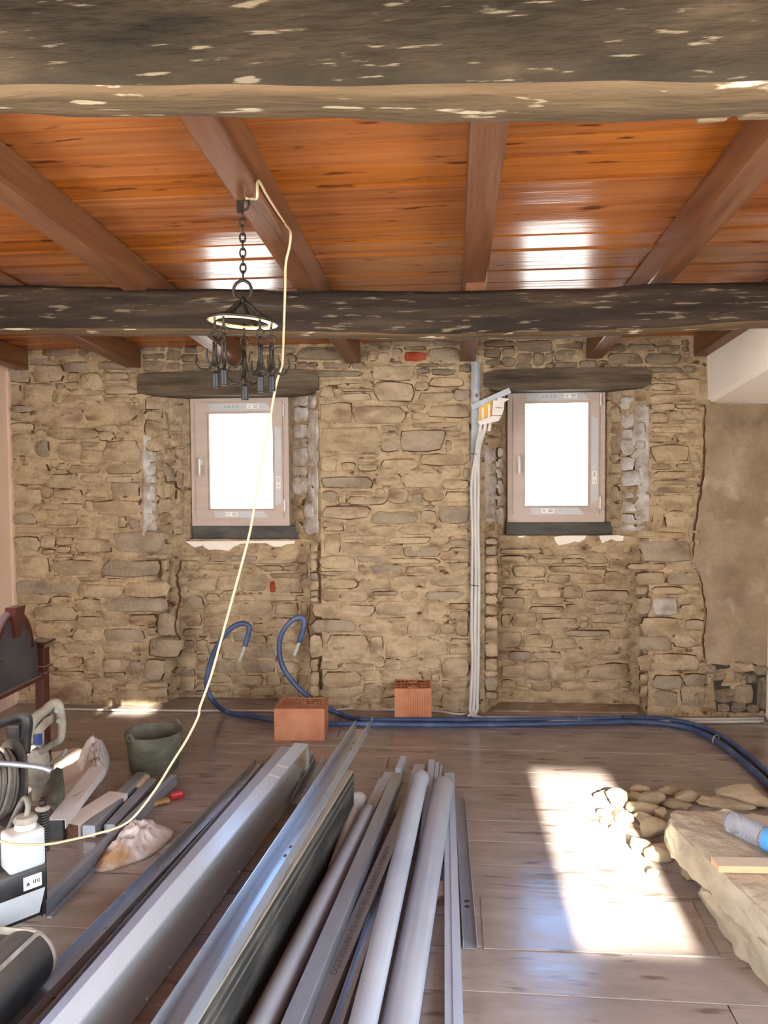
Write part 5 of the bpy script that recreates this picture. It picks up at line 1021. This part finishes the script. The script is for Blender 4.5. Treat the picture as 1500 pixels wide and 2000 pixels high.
# cable reel
cr_ = on_y(20, 1528, 3.12); axr = V(-0.62, -0.76, 0.18).normalized(); Rr = 0.185; cr_.z = max(cr_.z, 0.19)
rl = thing('cable_reel', 'black cable reel wound with dusty grey cable, tilted at the left edge', 'cable reel', V(cr_.x, cr_.y, 0))
q = MB(); q.lathe([(0.03, -0.004), (Rr - 0.01, -0.004), (Rr, 0.0), (Rr, 0.008), (Rr - 0.01, 0.012), (0.03, 0.010), (0.03, -0.004)], cr_, axr, 48); q.build('rear_flange', MT['black'], rl, smooth=True).data.set_sharp_from_angle(angle=R_(30))
for k in range(9):
    for lay, rr in ((0, 0.126), (1, 0.140)):
        if lay and k in (0, 8): continue
        q = MB(); q.torus(cr_ + axr * (0.02 + k * 0.0145), rr + rnd.uniform(-0.004, 0.004), 0.0078, (axr + V(rnd.uniform(-.05, .05), 0, rnd.uniform(-.05, .05))).normalized(), 36, 8); q.build('cable_turn', MT['wound_cable'], rl, smooth=True)
q = MB(); q.lathe([(0.0, 0.15), (0.05, 0.15), (0.06, 0.14), (0.115, 0.13), (0.118, 0.145), (0.11, 0.152), (0.06, 0.155), (0.05, 0.16), (0, 0.16)], cr_, axr, 36); q.build('hub', MT['black'], rl, smooth=True).data.set_sharp_from_angle(angle=R_(30))
x_, d_, u_ = frame_from(axr); q = MB()
for k in range(5):
    a = k * 2 * math.pi / 5; dr = x_ * math.cos(a) + u_ * math.sin(a); q.tube([cr_ + axr * 0.162 + dr * 0.02, cr_ + axr * 0.155 + dr * 0.11], 0.008, 6)
q.build('spokes', MT['wire_end'], rl)
q = MB(); q.tube([on_y(-60, 1489, 2.86), on_y(0, 1491, 2.86), on_y(50, 1495, 2.86), on_y(85, 1500, 2.86), on_y(100, 1506, 2.86)], 0.0115, 10, res=4); q.build('guide_bar', MT['galv_dull'], rl, smooth=True)
# pump with white canisters
ang = R_(50); Mz = Matrix.Rotation(ang, 3, 'Z'); pc = on_y(45, 1655, 2.33)
pm = thing('sprayer_pump', 'black dusty pump machine with white canister on top, standing in the lower left corner', 'pump', V(pc.x - 0.03, pc.y, 0))
q = MB(); q.bbox(pc, (0.115, 0.085, 0.125), 0.012, Mz); can = q.build('canister', MT['canister'], pm, smooth=True); can.data.set_sharp_from_angle(angle=R_(50))
q = MB(); q.lathe([(0.034, 0.058), (0.032, 0.085), (0.0, 0.085)], pc + V(0.005, 0.01, 0), (0, 0, 1), 20); q.build('neck', MT['canister'], can, smooth=True)
q = MB(); q.lathe([(0.0, 0.082), (0.036, 0.082), (0.038, 0.088), (0.030, 0.100), (0.0, 0.103)], pc + V(0.005, 0.01, 0), (0, 0, 1), 20); q.build('cap', MT['tool'], can, smooth=True).data.set_sharp_from_angle(angle=R_(30))
q = MB(); t = pc + V(0.005, 0.01, 0.10); q.tube([t + V(0.004, 0, 0), t + V(0.004, 0.01, 0.03), t + V(-0.02, 0.03, 0.045), on_y(30, 1590, 2.42), on_y(12, 1625, 2.42), on_y(-20, 1645, 2.42)], 0.009, 8, res=6); q.build('hose', MT['wound_cable'], pm, smooth=True)
bc = on_y(34, 1722, 2.34) + V(-0.03, 0.02, 0)
q = MB(); q.bbox(bc, (0.185, 0.125, 0.082), 0.010, Mz); band = q.build('black_cradle', MT['black'], pm, smooth=True); band.data.set_sharp_from_angle(angle=R_(50))
q = MB(); fc_ = Mz @ V(0.042, -0.0635, -0.004); q.bbox(bc + fc_, (0.058, 0.003, 0.044), 0.001, Mz); lb = q.build('label', MT['sticker'], band)
q = MB(); fc2 = Mz @ V(0.042, -0.0655, -0.004); ex = Mz @ V(1, 0, 0)
q.add([bc + fc2 - ex * 0.022 + V(0, 0, -0.008), bc + fc2 - ex * 0.008 + V(0, 0, -0.008), bc + fc2 - ex * 0.015 + V(0, 0, 0.006)], [(0, 1, 2)])
for k in range(4): q.box(bc + fc2 + ex * (0.002 + k * 0.006), (0.003, 0.0006, 0.010 + 0.004 * (k % 2)), Mz)
q.build('warning_print', MT['ink'], lb)
q = MB(); hp = bc + Mz @ V(-0.03, 0.0, 0.0415); q.lathe([(0, 0), (0.026, 0), (0.026, 0.001), (0, 0.001)], hp, (0, 0, 1), 20); q.build('filler_hole', MT['hole'], band)
lt = bc - V(0, 0, 0.041); q = MB()
A_ = [Mz @ V(sx * 0.085, sy * 0.055, 0) for sx, sy in ((-1, -1), (1, -1), (1, 1), (-1, 1))]
q.add([lt + p for p in A_] + [lt + p * 0.80 - V(0, 0, 0.085) for p in A_], [(0, 1, 2, 3), (7, 6, 5, 4)] + [(i, (i + 1) % 4, 4 + (i + 1) % 4, 4 + i) for i in range(4)]); q.build('lower_tank', MT['canister'], pm)
zt_ = lt.z - 0.085
q = MB(); q.bbox(V(lt.x - 0.02, lt.y + 0.02, (zt_ + 0.16) / 2), (0.15, 0.11, zt_ - 0.16), 0.02, Mz); q.build('motor', MT['black'], pm, smooth=True).data.set_sharp_from_angle(angle=R_(40))
pe_ = on_z(97, 1815, 0.185); p0_ = on_z(0, 1908, 0.185); ex = (pe_ - p0_).normalized(); lf = V(-ex.y, ex.x, 0); Mt = Matrix((ex, lf, V(0, 0, 1))).transposed()
tc_ = pe_ - ex * 0.20 + lf * 0.125; q = MB(); q.bbox(V(tc_.x, tc_.y, 0.15), (0.38, 0.20, 0.03), 0.008, Mt); q.build('tray', MT['black'], pm, smooth=True).data.set_sharp_from_angle(angle=R_(40))
q = MB()
for s_ in (-1, 1): q.bbox(V(tc_.x, tc_.y, 0.17) + lf * 0.096 * s_, (0.38, 0.008, 0.034), 0.003, Mt)
q.bbox(V(tc_.x, tc_.y, 0.17) + ex * 0.186, (0.008, 0.19, 0.034), 0.003, Mt); q.build('tray_rim', MT['tool'], pm)
q = MB(); dc = V(tc_.x, tc_.y, 0.095) - lf * 0.055
q.lathe([(0.0, -0.20), (0.07, -0.20), (0.088, -0.18), (0.092, -0.16), (0.092, 0.17), (0.088, 0.19), (0.07, 0.205), (0.0, 0.205)], dc, ex, 36); q.build('drum', MT['black'], pm, smooth=True).data.set_sharp_from_angle(angle=R_(35))
q = MB(); q.torus(dc + ex * 0.195, 0.084, 0.009, ex, 36, 8); q.build('drum_rim', MT['tool'], pm, smooth=True)
q = MB(); wc = on_y(8, 1965, 2.12); wc.z = 0.06; q.lathe([(0.0, -0.02), (0.05, -0.02), (0.058, -0.01), (0.058, 0.01), (0.05, 0.02), (0.0, 0.02)], wc, Mz @ V(0, -1, 0), 28); q.build('wheel', MT['tool'], pm, smooth=True).data.set_sharp_from_angle(angle=R_(35))
sp = on_y(84, 1600, 2.42); q = MB(); q.tube([V(sp.x, sp.y, 0.14), V(sp.x, sp.y, sp.z + 0.075)], 0.007, 8); q.lathe([(0.007, 0), (0.012, 0.002), (0.012, 0.02), (0.007, 0.022)], V(sp.x, sp.y, sp.z + 0.045), (0, 0, 1), 12); q.build('rod', MT['iron'], pm, smooth=True)
q = MB()
for k in range(16): q.torus(V(sp.x, sp.y, sp.z + 0.03 - k * 0.009), 0.017, 0.0035, (0, 0, 1), 18, 6)
q.build('spring', MT['black'], pm, smooth=True)['kind'] = 'stuff'
q = MB(); q.lathe([(0, 0.0), (0.022, 0.0), (0.024, 0.006), (0.008, 0.012), (0, 0.012)], V(sp.x, sp.y, sp.z + 0.033), (0, 0, 1), 18); q.build('spring_cap', MT['tool'], pm, smooth=True)
# headboard
XH = -2.31
P = lambda x, y: on_x(x, y, XH)
ap = P(28, 1201); rr_ = P(62, 1254); st_ = P(73, 1258); ra = P(70, 1322); po = P(86, 1258)
yc_ = ap.y; aw = rr_.y - yc_; sw = st_.y - yc_; zr_ = ra.z; zs_ = st_.z - 0.004; pz = P(86, 1252).z
hb = thing('bed_headboard', 'dark wooden bed headboard with arched crest, standing by the left wall', 'headboard', V(XH, yc_, 0))
pts = [(-sw, zr_), (sw, zr_), (sw, zs_ + 0.02), (aw + 0.03, zs_ + 0.028), (aw, zs_ - 0.005)]
pts += [(aw * math.cos(t * math.pi / 14), zs_ - 0.005 + (ap.z - zs_) * math.sin(t * math.pi / 14)) for t in range(1, 14)] + [(-aw, zs_ - 0.005), (-aw - 0.03, zs_ + 0.028), (-sw, zs_ + 0.02)]
q = MB(); q.prism([(XH, yc_ + u, z) for u, z in pts], (-0.022, 0, 0)); q.build('panel', MT['headpanel'], hb)
q = MB(); q.tube([(XH - 0.015, yc_ + (aw + 0.004) * math.cos(t * math.pi / 16), zs_ + (ap.z - zs_ + 0.008) * math.sin(t * math.pi / 16)) for t in range(17)], 0.024, 8); q.build('arch_moulding', MT['headboard'], hb, smooth=True)
q = MB(); q.prism([(XH + 0.02, yc_ - 0.022, ap.z - 0.12), (XH + 0.02, yc_ + 0.022, ap.z - 0.12), (XH + 0.035, yc_ + 0.05, ap.z + 0.045), (XH + 0.035, yc_ - 0.05, ap.z + 0.045)], (-0.055, 0, 0)); q.build('keystone', MT['headboard'], hb)
q = MB(); q.bbox((XH, yc_, zr_ - 0.008), (0.05, 2 * sw, 0.026), 0.004); q.build('lower_rail', MT['headboard'], hb)
for s_ in (-1, 1):
    y = yc_ + s_ * (sw + 0.04); q = MB(); q.bbox((XH, y, (pz - 0.13) / 2), (0.055, 0.055, pz - 0.13), 0.003); q.bbox((XH, y, pz - 0.075), (0.062, 0.062, 0.11), 0.003); post = q.build('post', MT['headboard'], hb)
    q = MB(); q.prism([(XH - 0.055, y - 0.055, pz), (XH + 0.055, y - 0.055, pz), (XH + 0.055, y + 0.055, pz), (XH - 0.055, y + 0.055, pz)], (0, 0, 0.012)); q.add([(XH - 0.05, y - 0.05, pz), (XH + 0.05, y - 0.05, pz), (XH + 0.05, y + 0.05, pz), (XH - 0.05, y + 0.05, pz), (XH - 0.03, y - 0.03, pz - 0.03), (XH + 0.03, y - 0.03, pz - 0.03), (XH + 0.03, y + 0.03, pz - 0.03), (XH - 0.03, y + 0.03, pz - 0.03)], [(0, 1, 5, 4), (1, 2, 6, 5), (2, 3, 7, 6), (3, 0, 4, 7)])
    q.build('post_cap', MT['headboard'], post)
    for dz in (0.135, 0.175):
        q = MB(); q.bbox((XH, y, pz - dz), (0.082 if dz < 0.15 else 0.068,) * 2 + (0.014,), 0.004); q.build('post_ring', MT['headboard'], post)
